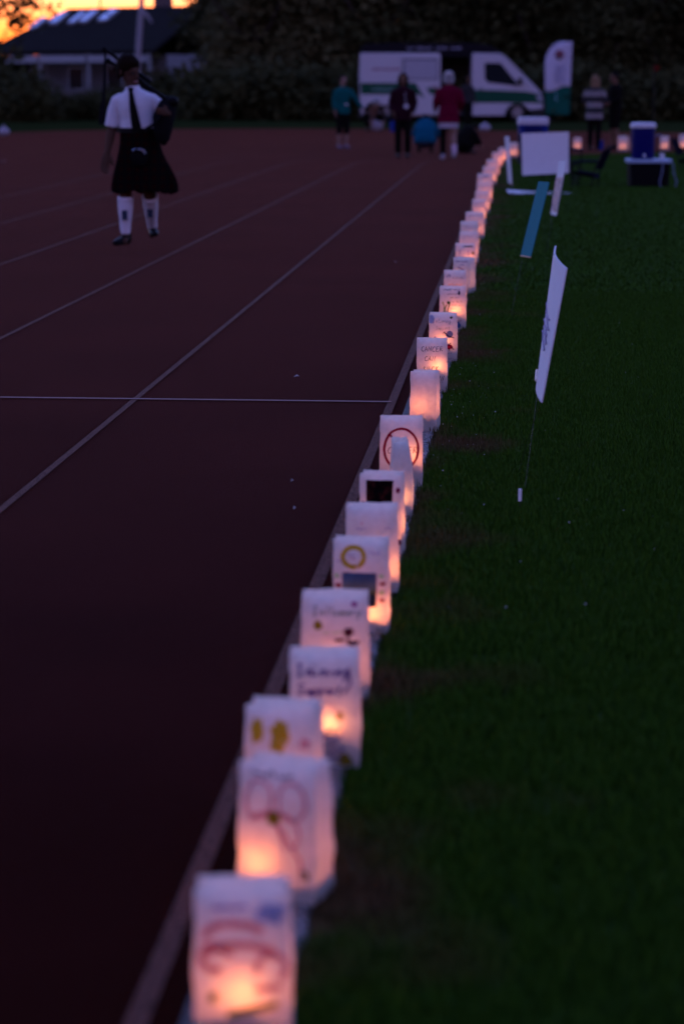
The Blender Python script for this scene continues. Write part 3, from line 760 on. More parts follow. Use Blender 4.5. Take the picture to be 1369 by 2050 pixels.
def sign(label, ground, quad, m, thick=0.004, bow=0.0, stakes=True, deco=None):
    """quad: four (px, py, distance) corners TL TR BR BL; ground: where its wire stakes enter the turf"""
    g = [gp(*q) for q in ground]; base = (g[0] + g[-1]) / 2
    t = thing('yard_sign', label, 'sign', base, 0, SGROUP)
    C = [at_dist(*q) - base for q in quad]
    bent_sheet(C, thick, bow).build('panel', m, t, smooth=False)
    if stakes:
        bot = [C[3].lerp(C[2], .2), C[3].lerp(C[2], .8)]
        for k in range(2):
            gg = (g[0] if k == 0 else g[-1]) - base; gg.z = -0.05
            MB().tube([gg, bot[k] + (bot[k] - gg).normalized() * .12], .0008, 6).build('stake', WIRE, t)
    return t, C
# big white one, almost edge-on
D0 = (gp(1040, 1003) - CAMLOC).dot(HEAD)
t, C = sign('tall white sign seen nearly edge-on, leaning right, grey handwriting down it', [(1044, 1000), (1026, 955)],
     [(1112, 492, D0 + .50), (1134, 537, D0), (1084, 806, D0), (1075, 768, D0 + .50)], CORR, .005, -0.02)
nrm = (C[1] - C[0]).cross(C[3] - C[0]).normalized()
if nrm.dot(CAMLOC - t.location) < 0: nrm = -nrm
def on(u, v, k=.006): return C[0].lerp(C[1], u).lerp(C[3].lerp(C[2], u), v) + nrm * (k + .013 * 4 * u * (1 - u) * 0 )
mb = MB(); r = random.Random(3)
for k in range(5):
    v0 = .38 + .05 * k; u0 = .30 + .07 * (k % 2)
    pts = [on(u0 + .09 * i, v0 + r.uniform(-.015, .015) + .012 * i, .018) for i in range(6)]
    mb.tube(pts, .0035, 5)
mb.build('lettering', mat('grey_marker', (.32, .27, .38), .8), t)
mb = MB().tube([on(.02, .90, .008), on(.10, .965, .008)], .006, 6); mb.build('reflective_strip', mat('pale_foil', (.85, .75, .62), .4), t)
# bright stub of its wire
ss = thing('stake_sleeve', 'short white plastic stake sleeve standing alone in dark grass', 'marker', gp(1039.5, 1012))
a = at_dist(1040.5, 979, D0 * .962) - ss.location; bq = at_dist(1040, 1003, D0 * .962) - ss.location
MB().tube([a, bq], .0058, 8).build('sleeve', mat('white_plastic', (.85, .82, .82), .4), ss)
MB().tube([bq, Vector((bq.x, bq.y, -.02))], .0015, 6).build('pin', WIRE, ss)
# blue, leaning
D1 = (gp(1019, 640) - CAMLOC).dot(HEAD)
t, C = sign('leaning teal blue sign on a long thin wire stake, seen nearly edge-on', [(1018, 640), (1014, 628)],
     [(1078, 363, D1 + .45), (1099, 365, D1), (1062, 514, D1), (1042, 511, D1 + .45)], CORR_BLUE, .005, 0.0)
MB().tube([C[3] + Vector((0, 0, -.004)), C[2] + Vector((0, 0, -.004))], .004, 6).build('edge_strip', mat('orange_edge', (.55, .28, .14), .5), t)  # orange strip along the panel's lower edge
# narrow patterned
D2 = (gp(1092, 512) - CAMLOC).dot(HEAD)
t, C = sign('narrow white-topped sign with speckled dark print, tilted, right of the blue sign', [(1092, 512), (1089, 504)],
     [(1119, 323, D2 + .5), (1133, 322, D2), (1113, 432, D2), (1102, 429, D2 + .5)], CORR, .005, 0.0)
pr = bpy.data.materials.new('speckled_print'); pr.use_nodes = True
n_ = pr.node_tree.nodes; l_ = pr.node_tree.links; tc_ = n_.new('ShaderNodeTexCoord'); nz_ = n_.new('ShaderNodeTexNoise'); nz_.inputs['Scale'].default_value = 28
cr_ = n_.new('ShaderNodeValToRGB'); cr_.color_ramp.elements[0].position = .42; cr_.color_ramp.elements[1].position = .6
cr_.color_ramp.elements[0].color = (.06, .05, .09, 1); cr_.color_ramp.elements[1].color = (.42, .34, .42, 1)
l_.new(tc_.outputs['Object'], nz_.inputs['Vector']); l_.new(nz_.outputs[0], cr_.inputs[0]); l_.new(cr_.outputs[0], n_['Principled BSDF'].inputs['Base Color'])
def q2(u, v): return C[0].lerp(C[1], u).lerp(C[3].lerp(C[2], u), v)
nrm = (C[1] - C[0]).cross(C[3] - C[0]).normalized()
if nrm.dot(CAMLOC - t.location) < 0: nrm = -nrm
MB().add([q2(0, .30) + nrm * .006, q2(1, .30) + nrm * .006, q2(1, .93) + nrm * .006, q2(0, .93) + nrm * .006], [(0, 1, 2, 3)]).build('print', pr, t, smooth=False)
# thin curved one by the lanterns
D3 = (gp(1020, 398) - CAMLOC).dot(HEAD)
sign('very thin edge-on grey sign curving downward beside the far lanterns', [(1022, 398), (1021, 394)],
     [(1010, 273, D3 + .5), (1016, 274, D3), (1024, 371, D3), (1017, 366, D3 + .5)], CORR, .006, 0.03)
# square white one facing us
D4 = (gp(1092, 392) - CAMLOC).dot(HEAD)
t, C = sign('square blank white sign facing the camera, in front of camp chairs', [(1060, 392), (1122, 392)],
     [(1043, 267, D4 + .05), (1138, 264, D4), (1138, 346, D4), (1045, 351, D4 + .05)], CORR, .006, 0.0)
# one lying on the grass
pl = Plane(1080, 393)
base = pl.g.copy()
t = thing('fallen_sign', 'white sign lying flat on the grass below the square sign', 'sign', base, TH, SGROUP)
mb = MB(); rings = []
for i in range(13):
    u = i / 12; x = -.42 + .84 * u; z = .015 + .035 * (1 - u) ** 2
    rings.append([Vector((x, -.28, z)), Vector((x, .28, z + .02)), Vector((x, .28, z + .026)), Vector((x, -.28, z + .006))])
mb.loft(rings); mb.build('panel', CORR, t, smooth=False)

# ================================================================== PEOPLE
SKIN = mat('skin', (0.16, 0.085, 0.055), 0.65, 0.08, 0.08, 20); SKIN_PALE = mat('pale_skin', (0.27, 0.16, 0.125), 0.65, 0.08, 0.08, 20)
EYEW = mat('eye_dark', (0.03, 0.025, 0.02), 0.2); LIP = mat('lips', (0.25, 0.09, 0.08), 0.5)
BLACKC = mat('black_cloth', (0.007, 0.006, 0.006), 0.95, 0.02, 0.25, 15, 0.3, 60); SHOE = mat('black_leather', (0.007, 0.006, 0.007), 0.5, 0.08)
def cloth(name, c): return mat(name, c, 0.9, 0.04, 0.15, 12, 0.4, 50)

def add_head(mb, c, R, h=1.0):
    """skull, jaw, nose, ears as one with the body mesh; face towards -y of R"""
    P = lambda x, y, z: c + R @ Vector((x * h, y * h, z * h))
    mb.ell(P(0, 0.008, .018), (.073 * h, .092 * h, .092 * h), R); mb.ell(P(0, -.022, -.045), (.056 * h, .066 * h, .066 * h), R)
    mb.ell(P(0, -.052, -.092), (.026 * h, .024 * h, .02 * h), R)
    mb.tube([P(0, -.086, .012), P(0, -.110, -.025), P(0, -.088, -.036)], [.010 * h, .015 * h, .012 * h], 8)
    for sx in (-1, 1): mb.ell(P(sx * .078, .008, -.008), (.010 * h, .02 * h, .03 * h), R, 10, 6)
    mb.tube([P(-.03, -.082, .022), P(.03, -.082, .022)], .010 * h, 6)
def face_parts(t, c, R, h=1.0, lip=LIP):
    P = lambda x, y, z: c + R @ Vector((x * h, y * h, z * h))
    for sx in (-1, 1): MB().ell(P(sx * .030, -.084, .004), (.012 * h, .010 * h, .008 * h), R, 8, 6).build('eye', EYEW, t)
    MB().ell(P(0, -.090, -.062), (.024 * h, .010 * h, .007 * h), R, 10, 6).build('mouth', lip, t)
def add_hand(mb, w, d, side, palm, h=1.0):
    """palm and five fingers from wrist w along d; palm: palm normal, side: thumb direction"""
    d = d.normalized(); side = (side - d * side.dot(d)).normalized(); up = d.cross(side)
    mb.tube([w - d * .01, w + d * .04 * h, w + d * .085 * h], [(.024 * h, .015 * h), (.036 * h, .016 * h), (.036 * h, .013 * h)], 10, side)
    for k, ln in enumerate((.068, .078, .072, .056)):
        b0 = w + d * .082 * h + side * (.028 - .0185 * k) * h
        mb.tube([b0, b0 + d * ln * .45 * h + palm * .004, b0 + d * ln * .85 * h + palm * .018, b0 + d * ln * h + palm * .032], [.0085 * h, .0085 * h, .0075 * h, .006 * h], 7, up)
    b0 = w + d * .022 * h + side * .026 * h
    mb.tube([b0, b0 + d * .032 * h + side * .026 * h, b0 + d * .062 * h + side * .030 * h + palm * .012], [.011 * h, .0105 * h, .008 * h], 7, up)
def shoe(t, ank, yaw, m, ln=.26):
    R = Matrix.Rotation(yaw, 3, 'Z'); P = lambda x, y, z: Vector((ank.x, ank.y, 0)) + R @ Vector((x, y, z)); z0 = max(0, ank.z - .09)
    mb = MB().tube([P(0, .065, z0 + .045), P(0, .02, z0 + .052), P(0, -.06, z0 + .043), P(0, -.13, z0 + .034), P(0, -.185, z0 + .026)], [(.030, .042), (.038, .052), (.042, .042), (.046, .032), (.030, .022)], 12, R @ Vector((1, 0, 0)))
    mb.tube([P(0, .03, z0 + .04), P(0, .028, z0 + .11)], [(.042, .05), (.038, .046)], 10)
    mb.build('shoe', m, t, remesh=.009)

def standing(label, px, py, H, face, jacket=None, trousers=None, hair=None, hairlen=0.0, skin=SKIN, jlen=.47, jflare=1.0, legs_to=.06, shoes=SHOE, arms=None, stride=.0, group=None, extra=None, width=1.0, neck_tilt=0.0):
    """generic upright adult; faces -y, turned by face; arms: {'L'/'R': (elbow xyz, wrist xyz)} in body heights"""
    g = gp(px, py)
    t = thing('person', label, 'person', g, TH + face, group)
    S = lambda x, y, z: Vector((x * H * width, y * H, z * H))
    body = MB()
    def torso(mb, k, z0, flare=1.0):
        secs = [(.47, .088, .066), (.53, .092, .070), (.62, .078, .060), (.72, .092, .066), (.785, .100, .062), (.822, .062, .048)]
        ps, rs = [], []
        if z0 < .47: ps.append(S(0, 0, z0)); rs.append(((.088 * flare + k) * H * width, (.068 * flare + k) * H))
        for (z, a, b_) in secs:
            if z >= z0: ps.append(S(0, 0, z)); rs.append(((a + k) * H * width, (b_ + k) * H))
        mb.tube(ps, rs, 18)
    torso(body, 0, .47)
    body.tube([S(0, .005, .79), S(0, -.004, .86), S(0, -.012, .90)], [.036 * H, .032 * H, .032 * H], 10)
    hc = S(0, -.018, .925); R = Matrix.Rotation(neck_tilt, 3, 'X'); hs = H / 1.70
    add_head(body, hc, R, hs)
    A = {'L': ((.128, .01, .645), (.135, -.045, .505)), 'R': ((-.128, .01, .645), (-.135, -.045, .505))}
    A.update(arms or {})
    legs = {}
    for k, sx in (('L', 1), ('R', -1)):
        e, w = S(*A[k][0]), S(*A[k][1]); sh = S(sx * .098, 0, .795)
        body.tube([sh, sh.lerp(e, .5), e, e.lerp(w, .5), w], [.030 * H, .028 * H, .023 * H, .022 * H, .016 * H], 10)
        dd = (w - e).normalized()
        add_hand(body, w, dd, Vector((0, -1, 0)) if abs(dd.z) > .5 else Vector((0, 0, 1)), Vector((-sx, 0, 0)), hs)
        st = stride * sx
        hip, kn, an = S(sx * .048, 0, .50), S(sx * .052, -st * .5 - .012, .28), S(sx * .052, -st + .01, .05 + (.03 if st < 0 else 0))
        legs[k] = (hip, kn, an)
        body.tube([hip, hip.lerp(kn, .5), kn, kn.lerp(an, .35), an], [.052 * H, .046 * H, .033 * H, .033 * H, .021 * H], 12)
        body.tube([an + Vector((0, .03, -.02)) * hs, an + Vector((0, -.1, -.045)) * hs], [.028 * hs, .02 * hs], 8)
    body.build('body', skin, t, remesh=.012)
    if jacket:
        mb = MB(); torso(mb, .014, jlen, jflare)
        for k, sx in (('L', 1), ('R', -1)):
            e, w = S(*A[k][0]), S(*A[k][1]); sh = S(sx * .092, 0, .792)
            mb.tube([sh, sh.lerp(e, .5), e, e.lerp(w, .5), e.lerp(w, .93)], [.042 * H, .040 * H, .036 * H, .033 * H, .029 * H], 12)
        mb.tube([S(0, .004, .80), S(0, .002, .845)], [.056 * H, .045 * H], 12)
        mb.build('jacket', jacket, t, remesh=.014)
    if trousers:
        mb = MB(); mb.tube([S(0, 0, .44), S(0, 0, .50), S(0, 0, .60)], [(.084 * H, .066 * H), (.098 * H, .078 * H), (.086 * H, .068 * H)], 16)
        for k in 'LR':
            hip, kn, an = legs[k]
            if legs_to >= .28: end = hip.lerp(kn, (.50 - legs_to) / .22); mb.tube([hip, hip.lerp(end, .5), end], [.060 * H, .058 * H, .056 * H], 12)
            else: end = kn.lerp(an, (.28 - legs_to) / .23); mb.tube([hip, hip.lerp(kn, .5), kn, kn.lerp(end, .5), end], [.060 * H, .053 * H, .043 * H, .042 * H, .038 * H], 12)
        mb.build('trousers', trousers, t, remesh=.014)
    for k in 'LR': shoe(t, legs[k][2], 0, shoes)
    if hair:
        mb = MB(); mb.ell(hc + R @ Vector((0, .022, .034)) * hs, (.086 * hs, .094 * hs, .094 * hs), R)
        if hairlen: mb.tube([hc + Vector((0, .03, .02)) * hs, hc + Vector((0, .045, -.10)) * hs, hc + Vector((0, .05, -.10 - hairlen)) * hs], [(.086 * hs, .07 * hs), (.09 * hs, .055 * hs), (.07 * hs, .035 * hs)], 14)
        if hairlen:
            for sx in (-1, 1): mb.tube([hc + Vector((sx * .075, -.01, .05)) * hs, hc + Vector((sx * .085, -.01, -.06)) * hs, hc + Vector((sx * .08, -.015, -.10 - hairlen * .8)) * hs], [.028 * hs, .03 * hs, .022 * hs], 10)
        mb.build('hair', hair, t, remesh=.014)
    face_parts(t, hc, R, hs)
    t_data = dict(root=t, S=S, hc=hc, legs=legs, R=R, hs=hs, H=H)
    return t_data

BROWNHAIR = mat('dark_brown_hair', (.010, .006, .004), .8, .04, .3, 60); BLOND = mat('blond_hair', (.22, .14, .08), .9, .04, .3, 60)
# --- woman in teal, reaching out to the right
p = standing('person in teal jacket and dark cropped trousers reaching out one arm', 686, 298, 1.60, 0.35, cloth('teal_fleece', (.004, .085, .080)), BLACKC, BROWNHAIR, .0,
     arms={'L': ((.17, -.05, .67), (.25, -.10, .545)), 'R': ((-.125, -.01, .645), (-.13, -.05, .52))}, legs_to=.20, shoes=mat('mauve_trainers', (.18, .12, .16), .7, .04), skin=SKIN_PALE)
MB().box(p['S'](.02, -.088, .60), (.07, .012, .03)).build('badge', mat('badge_white', (.6, .58, .62), .5), p['root'], bevel=.004)
# --- purple jacket, hands in pockets
p = standing('person in dark plum jacket and black trousers with a white badge', 806, 316, 1.64, -0.05, cloth('plum_jacket', (.022, .004, .010)), BLACKC, BROWNHAIR, .05,
     arms={'L': ((.134, .02, .645), (.105, -.05, .53)), 'R': ((-.134, .02, .645), (-.105, -.05, .53))}, jlen=.44, jflare=1.1, width=1.06)
c = p['S'](.038, -.092, .605); MB().tube([c, c + Vector((0, -.012, 0))], .045, 16).build('badge', mat('badge_white', (.6, .58, .62), .5), p['root'])
MB().tube([p['S'](.02, -.07, .79), p['S'](.038, -.09, .63)], .004, 6).build('lanyard', mat('badge_white', (.6, .58, .62), .5), p['root'])
# --- magenta coat, white cap, seen from behind
p = standing('person in long magenta coat and white cap walking away', 897, 320, 1.66, pi + 0.1, cloth('magenta_coat', (.11, .002, .020)), None, mat('grey_hair', (.25, .24, .25), .6), .02,
     arms={'L': ((.135, .0, .655), (.125, -.09, .56)), 'R': ((-.135, .0, .655), (-.125, -.09, .56))}, jlen=.42, jflare=1.18, stride=.05, shoes=mat('white_trainers', (.36, .32, .36), .7, .04), skin=SKIN_PALE, width=1.12)
mb = MB().tube([p['S'](0, 0, .362), p['S'](0, 0, .43)], [(.105 * 1.66 * 1.1, .085 * 1.66), (.098 * 1.66 * 1.1, .08 * 1.66)], 20)
mb.build('shirt_tail', cloth('white_shirt_tail', (.38, .33, .38)), p['root'])
hs = p['hs']; mb = MB().ell(p['hc'] + Vector((0, .01, .062)) * hs, (.094 * hs, .108 * hs, .068 * hs)); mb.ell(p['hc'] + Vector((0, -.12, .05)) * hs, (.065 * hs, .06 * hs, .010 * hs))
mb.build('cap', cloth('white_cap', (.42, .38, .36)), p['root'], remesh=.01)
hip, kn, an = p['legs']['L']; mb = MB().tube([hip, kn, an], [.055 * 1.66, .038 * 1.66, .03 * 1.66], 12); mb.build('legging', BLACKC, p['root'])
hip, kn, an = p['legs']['R']; mb = MB().tube([kn.lerp(an, .55), an], [.034 * 1.66, .028 * 1.66], 12); mb.build('sock', cloth('pink_sock', (.55, .40, .48)), p['root'])
# --- striped top, long blond hair
p = standing('person with long blond hair in black and white striped top', 1188, 300, 1.60, 2.75, None, BLACKC, BLOND, .10,
     arms={'L': ((.14, .0, .655), (.10, -.10, .60)), 'R': ((-.14, .0, .655), (-.10, -.10, .60))}, skin=SKIN_PALE, width=1.05)
ms = bpy.data.materials.new('broad_striped_knit'); ms.use_nodes = True
n_ = ms.node_tree.nodes; l_ = ms.node_tree.links; tc_ = n_.new('ShaderNodeTexCoord'); sp_ = n_.new('ShaderNodeSeparateXYZ'); mm = n_.new('ShaderNodeMath'); mm.operation = 'SINE'
ml = n_.new('ShaderNodeMath'); ml.operation = 'MULTIPLY_ADD'; ml.inputs[1].default_value = 2 * pi / .235; ml.inputs[2].default_value = 1.0
cr_ = n_.new('ShaderNodeValToRGB'); cr_.color_ramp.elements[0].position = .48; cr_.color_ramp.elements[1].position = .52
cr_.color_ramp.elements[0].color = (.012, .012, .016, 1); cr_.color_ramp.elements[1].color = (.22, .19, .19, 1)
mr_ = n_.new('ShaderNodeMapRange'); mr_.inputs[1].default_value = -1; mr_.inputs[2].default_value = 1
l_.new(tc_.outputs['Object'], sp_.inputs[0]); l_.new(sp_.outputs[2], ml.inputs[0]); l_.new(ml.outputs[0], mm.inputs[0]); l_.new(mm.outputs[0], mr_.inputs[0]); l_.new(mr_.outputs[0], cr_.inputs[0]); l_.new(cr_.outputs[0], n_['Principled BSDF'].inputs['Base Color'])
n_['Principled BSDF'].inputs['Roughness'].default_value = .9
S, H = p['S'], 1.6
mb = MB().tube([S(0, 0, .40), S(0, 0, .5), S(0, 0, .62), S(0, 0, .73), S(0, 0, .79), S(0, 0, .83)], [(.118 * H, .09 * H), (.118 * H, .09 * H), (.108 * H, .08 * H), (.112 * H, .082 * H), (.115 * H, .074 * H), (.07 * H, .055 * H)], 18)
for sx in (-1, 1): mb.tube([S(sx * .095, 0, .79), S(sx * .14, 0, .655), S(sx * .105, -.085, .61)], [.044 * H, .038 * H, .03 * H], 12)
mb.build('striped_top', ms, p['root'], remesh=.014)
# --- man in black
p = standing('person in black jacket and shorts facing left beside the striped top', 1229, 299, 1.66, -1.25, BLACKC, BLACKC, mat('black_hair', (.006, .005, .005), .8, .04), .0, legs_to=.27, skin=SKIN,
     arms={'L': ((.12, -.02, .65), (.10, -.13, .60)), 'R': ((-.12, -.02, .65), (-.10, -.13, .60))}, width=1.12)
# --- dim person at the van doorway
p = standing('dim person in dark clothes standing by the open van doorway', 935, 256, 1.62, 0.4, cloth('dark_grey_coat', (.03, .03, .032)), BLACKC, BROWNHAIR, .02)

# --- crouching person in blue, seen from behind
def croucher(label, px, py, top, trou, hair, face, scale=1.0):
    t = thing('person', label, 'person', gp(px, py), TH + face)
    V = lambda x, y, z: Vector((x, y, z)) * scale
    body = MB()
    body.tube([V(0, .10, .27), V(0, .04, .42), V(0, -.10, .56), V(0, -.20, .60)], [(.17, .13), (.165, .12), (.17, .11), (.10, .07)], 16)
    body.tube([V(0, -.18, .60), V(0, -.27, .64)], [.05, .05], 10)
    R = Matrix.Rotation(-.5, 3, 'X').to_3x3(); R = Matrix.Rotation(.55, 3, 'X'); hc = V(0, -.33, .66); add_head(body, hc, R, scale)
    an = {}
    for sx in (-1, 1):
        kn = V(sx * .17, -.26, .42); a = V(sx * .13, .02, .08); an[sx] = a
        body.tube([V(sx * .10, .08, .26), kn], [.085, .06], 12); body.tube([kn, a], [.058, .036], 12)
        body.tube([V(sx * .17, -.14, .55), V(sx * .24, -.20, .38), V(sx * .15, -.36, .22)], [.05, .042, .03], 10)
        add_hand(body, V(sx * .15, -.36, .22), Vector((-sx * .2, -.5, -.8)), Vector((0, -1, 0)), Vector((-sx, 0, 0)), scale)
        body.tube([a + Vector((0, .02, -.03)), a + Vector((0, -.12, -.05))], [.035, .025], 8)
    body.build('body', SKIN_PALE, t, remesh=.013)
    mb = MB().tube([V(0, .15, .20), V(0, .13, .30), V(0, .07, .45), V(0, -.09, .60), V(0, -.19, .64)], [(.24, .14), (.225, .155), (.205, .14), (.20, .125), (.11, .085)], 18)
    for sx in (-1, 1): mb.tube([V(sx * .16, -.12, .56), V(sx * .25, -.19, .38), V(sx * .165, -.33, .245)], [.075, .062, .048], 12)
    mb.build('jacket', top, t, remesh=.015)
    mb = MB().ell(V(0, .12, .22), (.20, .15, .13))
    for sx in (-1, 1):
        kn = V(sx * .17, -.26, .42); a = V(sx * .13, .02, .10); mb.tube([V(sx * .10, .08, .25), kn], [.105, .078], 12); mb.tube([kn, a], [.075, .052], 12)
    mb.build('trousers', trou, t, remesh=.015)
    for sx in (-1, 1): shoe(t, an[sx], 0, SHOE)
    MB().ell(hc + R @ V(0, .02, .025), (.09 * scale, .105 * scale, .095 * scale), R).build('hair', hair, t)
    face_parts(t, hc, R, scale)
    return t
croucher('crouching person in bright blue jacket seen from behind', 851, 306, cloth('bright_blue_jacket', (.003, .08, .135)), cloth('charcoal_trousers', (.03, .028, .04)), BROWNHAIR, pi - .1, 1.0)
croucher('person all in black crouching to the right of the magenta coat', 932, 308, BLACKC, BLACKC, BROWNHAIR, 2.2, .78)
# seated helper near the teal jacket
t = croucher('person in black seated low beside the teal jacket', 745, 263, BLACKC, BLACKC, mat('grey_hair', (.25, .24, .25), .6), 0.3, 1.25)
t['label'] = 'person in black crouched low between teal jacket and van'
tag(MB().ell(tuple(gp(750, 262) + Vector((.10, -.75, .17))), (.19, .14, .17)).build('carrier_bag', mat('white_plastic_bag', (.34, .31, .36), .6, .1, .1, 10, .6, 14)), 'pale plastic bag on the ground by the crouched black figure', 'bag')

# ------------------------------------------------------------------ the piper
pl = Plane(273, 497)
J = pl.J
pt = thing('person', 'bagpiper in white shirt, black tie, dark red kilt and white socks', 'person', pl.g, TH)
body = MB()
hc = J(259, 141); R = Matrix.Rotation(.80, 3, 'Z') @ Matrix.Rotation(.30, 3, 'X') @ Matrix.Rotation(-.10, 3, 'Y')
add_head(body, hc, R, 1.14)
body.tube([J(277, 262), J(275, 240), J(271, 212), J(269, 194), J(266, 184)], [(.140, .110), (.140, .108), (.150, .112), (.125, .085), (.055, .05)], 18)
body.tube([J(267, 184), J(264, 158)], [.062, .058], 12)
body.tube([J(276, 256), J(274, 290), J(272, 312)], [(.140, .11), (.155, .12), (.15, .115)], 16)
# right arm hangs (image left)
sh, el, wr = J(236, 199), J(224, 256, .02), J(217, 306, -.06)
body.tube([sh, sh.lerp(el, .5), el, el.lerp(wr, .35), wr], [.046, .042, .038, .040, .027], 12)
add_hand(body, wr, (wr - el) + Vector((-.02, 0, -.02)), Vector((1, .3, 0)), Vector((.55, -.8, 0)), 1.22)
# left arm holds the bag and chanter
sh2, el2, wr2 = J(304, 199), J(336, 236, .02), J(341, 226, -.24)
body.tube([sh2, sh2.lerp(el2, .5), el2, el2.lerp(wr2, .5), wr2], [.055, .052, .043, .038, .027], 12)
add_hand(body, wr2, Vector((-.25, -.5, .1)), Vector((0, -.2, 1)), Vector((-1, 0, 0)), 1.0)
legR = [J(253, 330), J(253, 388, -.07), J(252, 470, -.02)]; legL = [J(291, 330), J(300, 388, .0), J(300, 462, .34)]
for hp, kn, an in (legR, legL):
    body.tube([hp, hp.lerp(kn, .5), kn, kn.lerp(an, .32), kn.lerp(an, .7), an], [.088, .078, .056, .060, .043, .036], 14)
    body.tube([an + Vector((0, .02, -.03)), an + Vector((0, -.12, -.06))], [.035, .025], 8)
body.build('body', mat('tanned_skin', (.075, .038, .026), .7, .05, .08, 20), pt, remesh=.0085)
face_parts(pt, hc, R, 1.14)
mb = MB().ell(hc + R @ Vector((0, .022, .046)), (.100, .112, .098), R); mb.ell(hc + R @ Vector((0, -.032, .085)), (.072, .055, .032), R)
for sx in (-1, 1): mb.ell(hc + R @ Vector((sx * .080, .03, -.01)), (.02, .05, .07), R)
mb.tube([hc + R @ Vector((0, .075, .0)), hc + R @ Vector((0, .08, -.075))], [(.085, .045), (.060, .03)], 12)
mb.build('hair', mat('auburn_hair', (.009, .004, .0025), .8, .04, .3, 60), pt, remesh=.009)
SHIRT = mat('white_shirt', (.62, .60, .66), .9, .04, .08, 7, .9, 11)
mb = MB().tube([J(277, 264), J(277, 252), J(275, 236), J(271, 212), J(269, 197), J(268, 188), J(267, 180)], [(.160, .128), (.166, .135), (.158, .13), (.166, .135), (.168, .122), (.135, .10), (.078, .072)], 22)
mb.tube([J(246, 196), J(236, 202), J(228, 222, .01), J(223, 254, .015)], [.055, .062, .058, .062], 14); mb.tube([J(293, 196), J(304, 200), J(322, 217, .01), J(334, 233, .015)], [.055, .064, .066, .062], 14)
mb.tube([J(267, 184), J(265, 172)], [.072, .066], 14)
mb.build('shirt', SHIRT, pt, remesh=.010)
# tie
mb = MB(); ps = [J(264, 176, -.10), J(265, 184, -.125), J(268, 205, -.155), J(273, 235, -.152), J(278, 262, -.155)]
mb.tube(ps, [(.028, .012), (.018, .010), (.027, .008), (.038, .007), (.043, .007)], 8); mb.build('tie', BLACKC, pt)
# belt, kilt with pleats, sporran
kilt_m = bpy.data.materials.new('dark_tartan'); kilt_m.use_nodes = True
n_ = kilt_m.node_tree.nodes; l_ = kilt_m.node_tree.links; tc_ = n_.new('ShaderNodeTexCoord')
w1 = n_.new('ShaderNodeTexWave'); w1.inputs['Scale'].default_value = 4.2; w2 = n_.new('ShaderNodeTexWave'); w2.bands_direction = 'Z'; w2.inputs['Scale'].default_value = 4.2
mu = n_.new('ShaderNodeMath'); mu.operation = 'MULTIPLY'; l_.new(tc_.outputs['Object'], w1.inputs['Vector']); l_.new(tc_.outputs['Object'], w2.inputs['Vector'])
l_.new(w1.outputs['Fac'], mu.inputs[0]); l_.new(w2.outputs['Fac'], mu.inputs[1])
cr_ = n_.new('ShaderNodeValToRGB'); cr_.color_ramp.elements[0].color = (.004, .003, .003, 1); cr_.color_ramp.elements[1].color = (.014, .001, .0015, 1)
l_.new(mu.outputs[0], cr_.inputs[0]); l_.new(cr_.outputs[0], n_['Principled BSDF'].inputs['Base Color']); n_['Principled BSDF'].inputs['Roughness'].default_value = .95; n_['Principled BSDF'].inputs['Specular IOR Level'].default_value = .02
mb = MB(); rings = []; NK = 96
for j in range(13):
    f = j / 12; y = 257 + (386 - 257) * f
    lx = 241 + (226 - 241) * sm(.15, 1, f); rx = 313 + (322 - 313) * sm(0, .3, f) + (355 - 322) * sm(.25, 1, f) ** .9
    c = J((lx + rx) / 2, y); ax = pl.size((rx - lx) / 2); ay = .135 + .11 * f
    ring = []
    for k in range(NK):
        a = 2 * pi * k / NK; ple = 1 + (.035 * f * (1 if (k // 2) % 2 else -1)) * (1 if sin(a) > -.6 else .25)
        z = c.z + .03 * f * f * sin(a * 3) + (.015 * f if k % 5 == 0 else 0) + (-.03 * f * f * cos(a) if cos(a) < 0 else .02 * f * f * cos(a))
        ring.append(Vector((c.x + ax * ple * cos(a), ay * ple * sin(a) + .03 * f * max(0, cos(a)), z)))
    rings.append(ring)
mb.loft(rings, cap=False); mb.add(rings[0], [tuple(range(NK))]); mb.build('kilt', kilt_m, pt, angle=25)
MB().tube([J(273, 266), J(273, 256)], [(.180, .145), (.178, .143)], 24).build('belt', SHOE, pt)
mb = MB().tube([J(283, 330, -.20), J(283, 318, -.215), J(283, 300, -.21), J(283, 296, -.20)], [(.05, .02), (.08, .035), (.075, .03), (.05, .018)], 14); sp = mb.build('sporran', mat('sporran_fur', (.006, .006, .007), .95, .02), pt)
MB().tube([J(270, 300, -.235), J(276, 297, -.245), J(285, 297, -.245), J(292, 300, -.24), J(295, 306, -.235)], .010, 8).build('cantle', mat('pewter', (.30, .34, .42), .35, .5, metal=.7), sp)
# socks, flashes, shoes
SOCK = cloth('cream_wool_sock', (.66, .62, .70))
for (hp, kn, an) in (legR, legL):
    a = kn.lerp(an, .07); mb = MB().tube([a, kn.lerp(an, .12), kn.lerp(an, .32), kn.lerp(an, .7), kn.lerp(an, .97)], [.068, .070, .070, .052, .046], 16)
    mb.tube([a + Vector((0, 0, .005)), kn.lerp(an, .14)], [.075, .074], 16)
    sk = mb.build('sock', SOCK, pt, remesh=.01)
    f0 = kn.lerp(an, .38) + Vector((0, -.070, 0)); MB().box(f0 + Vector((-.002, -.004, -.045)), (.048, .012, .085)).build('garter_flash', mat('navy_flash', (.02, .03, .06), .8), sk, bevel=.003)
shoe(pt, legR[2], -.45, SHOE); shoe(pt, legL[2] + Vector((0, 0, .02)), .2, SHOE)
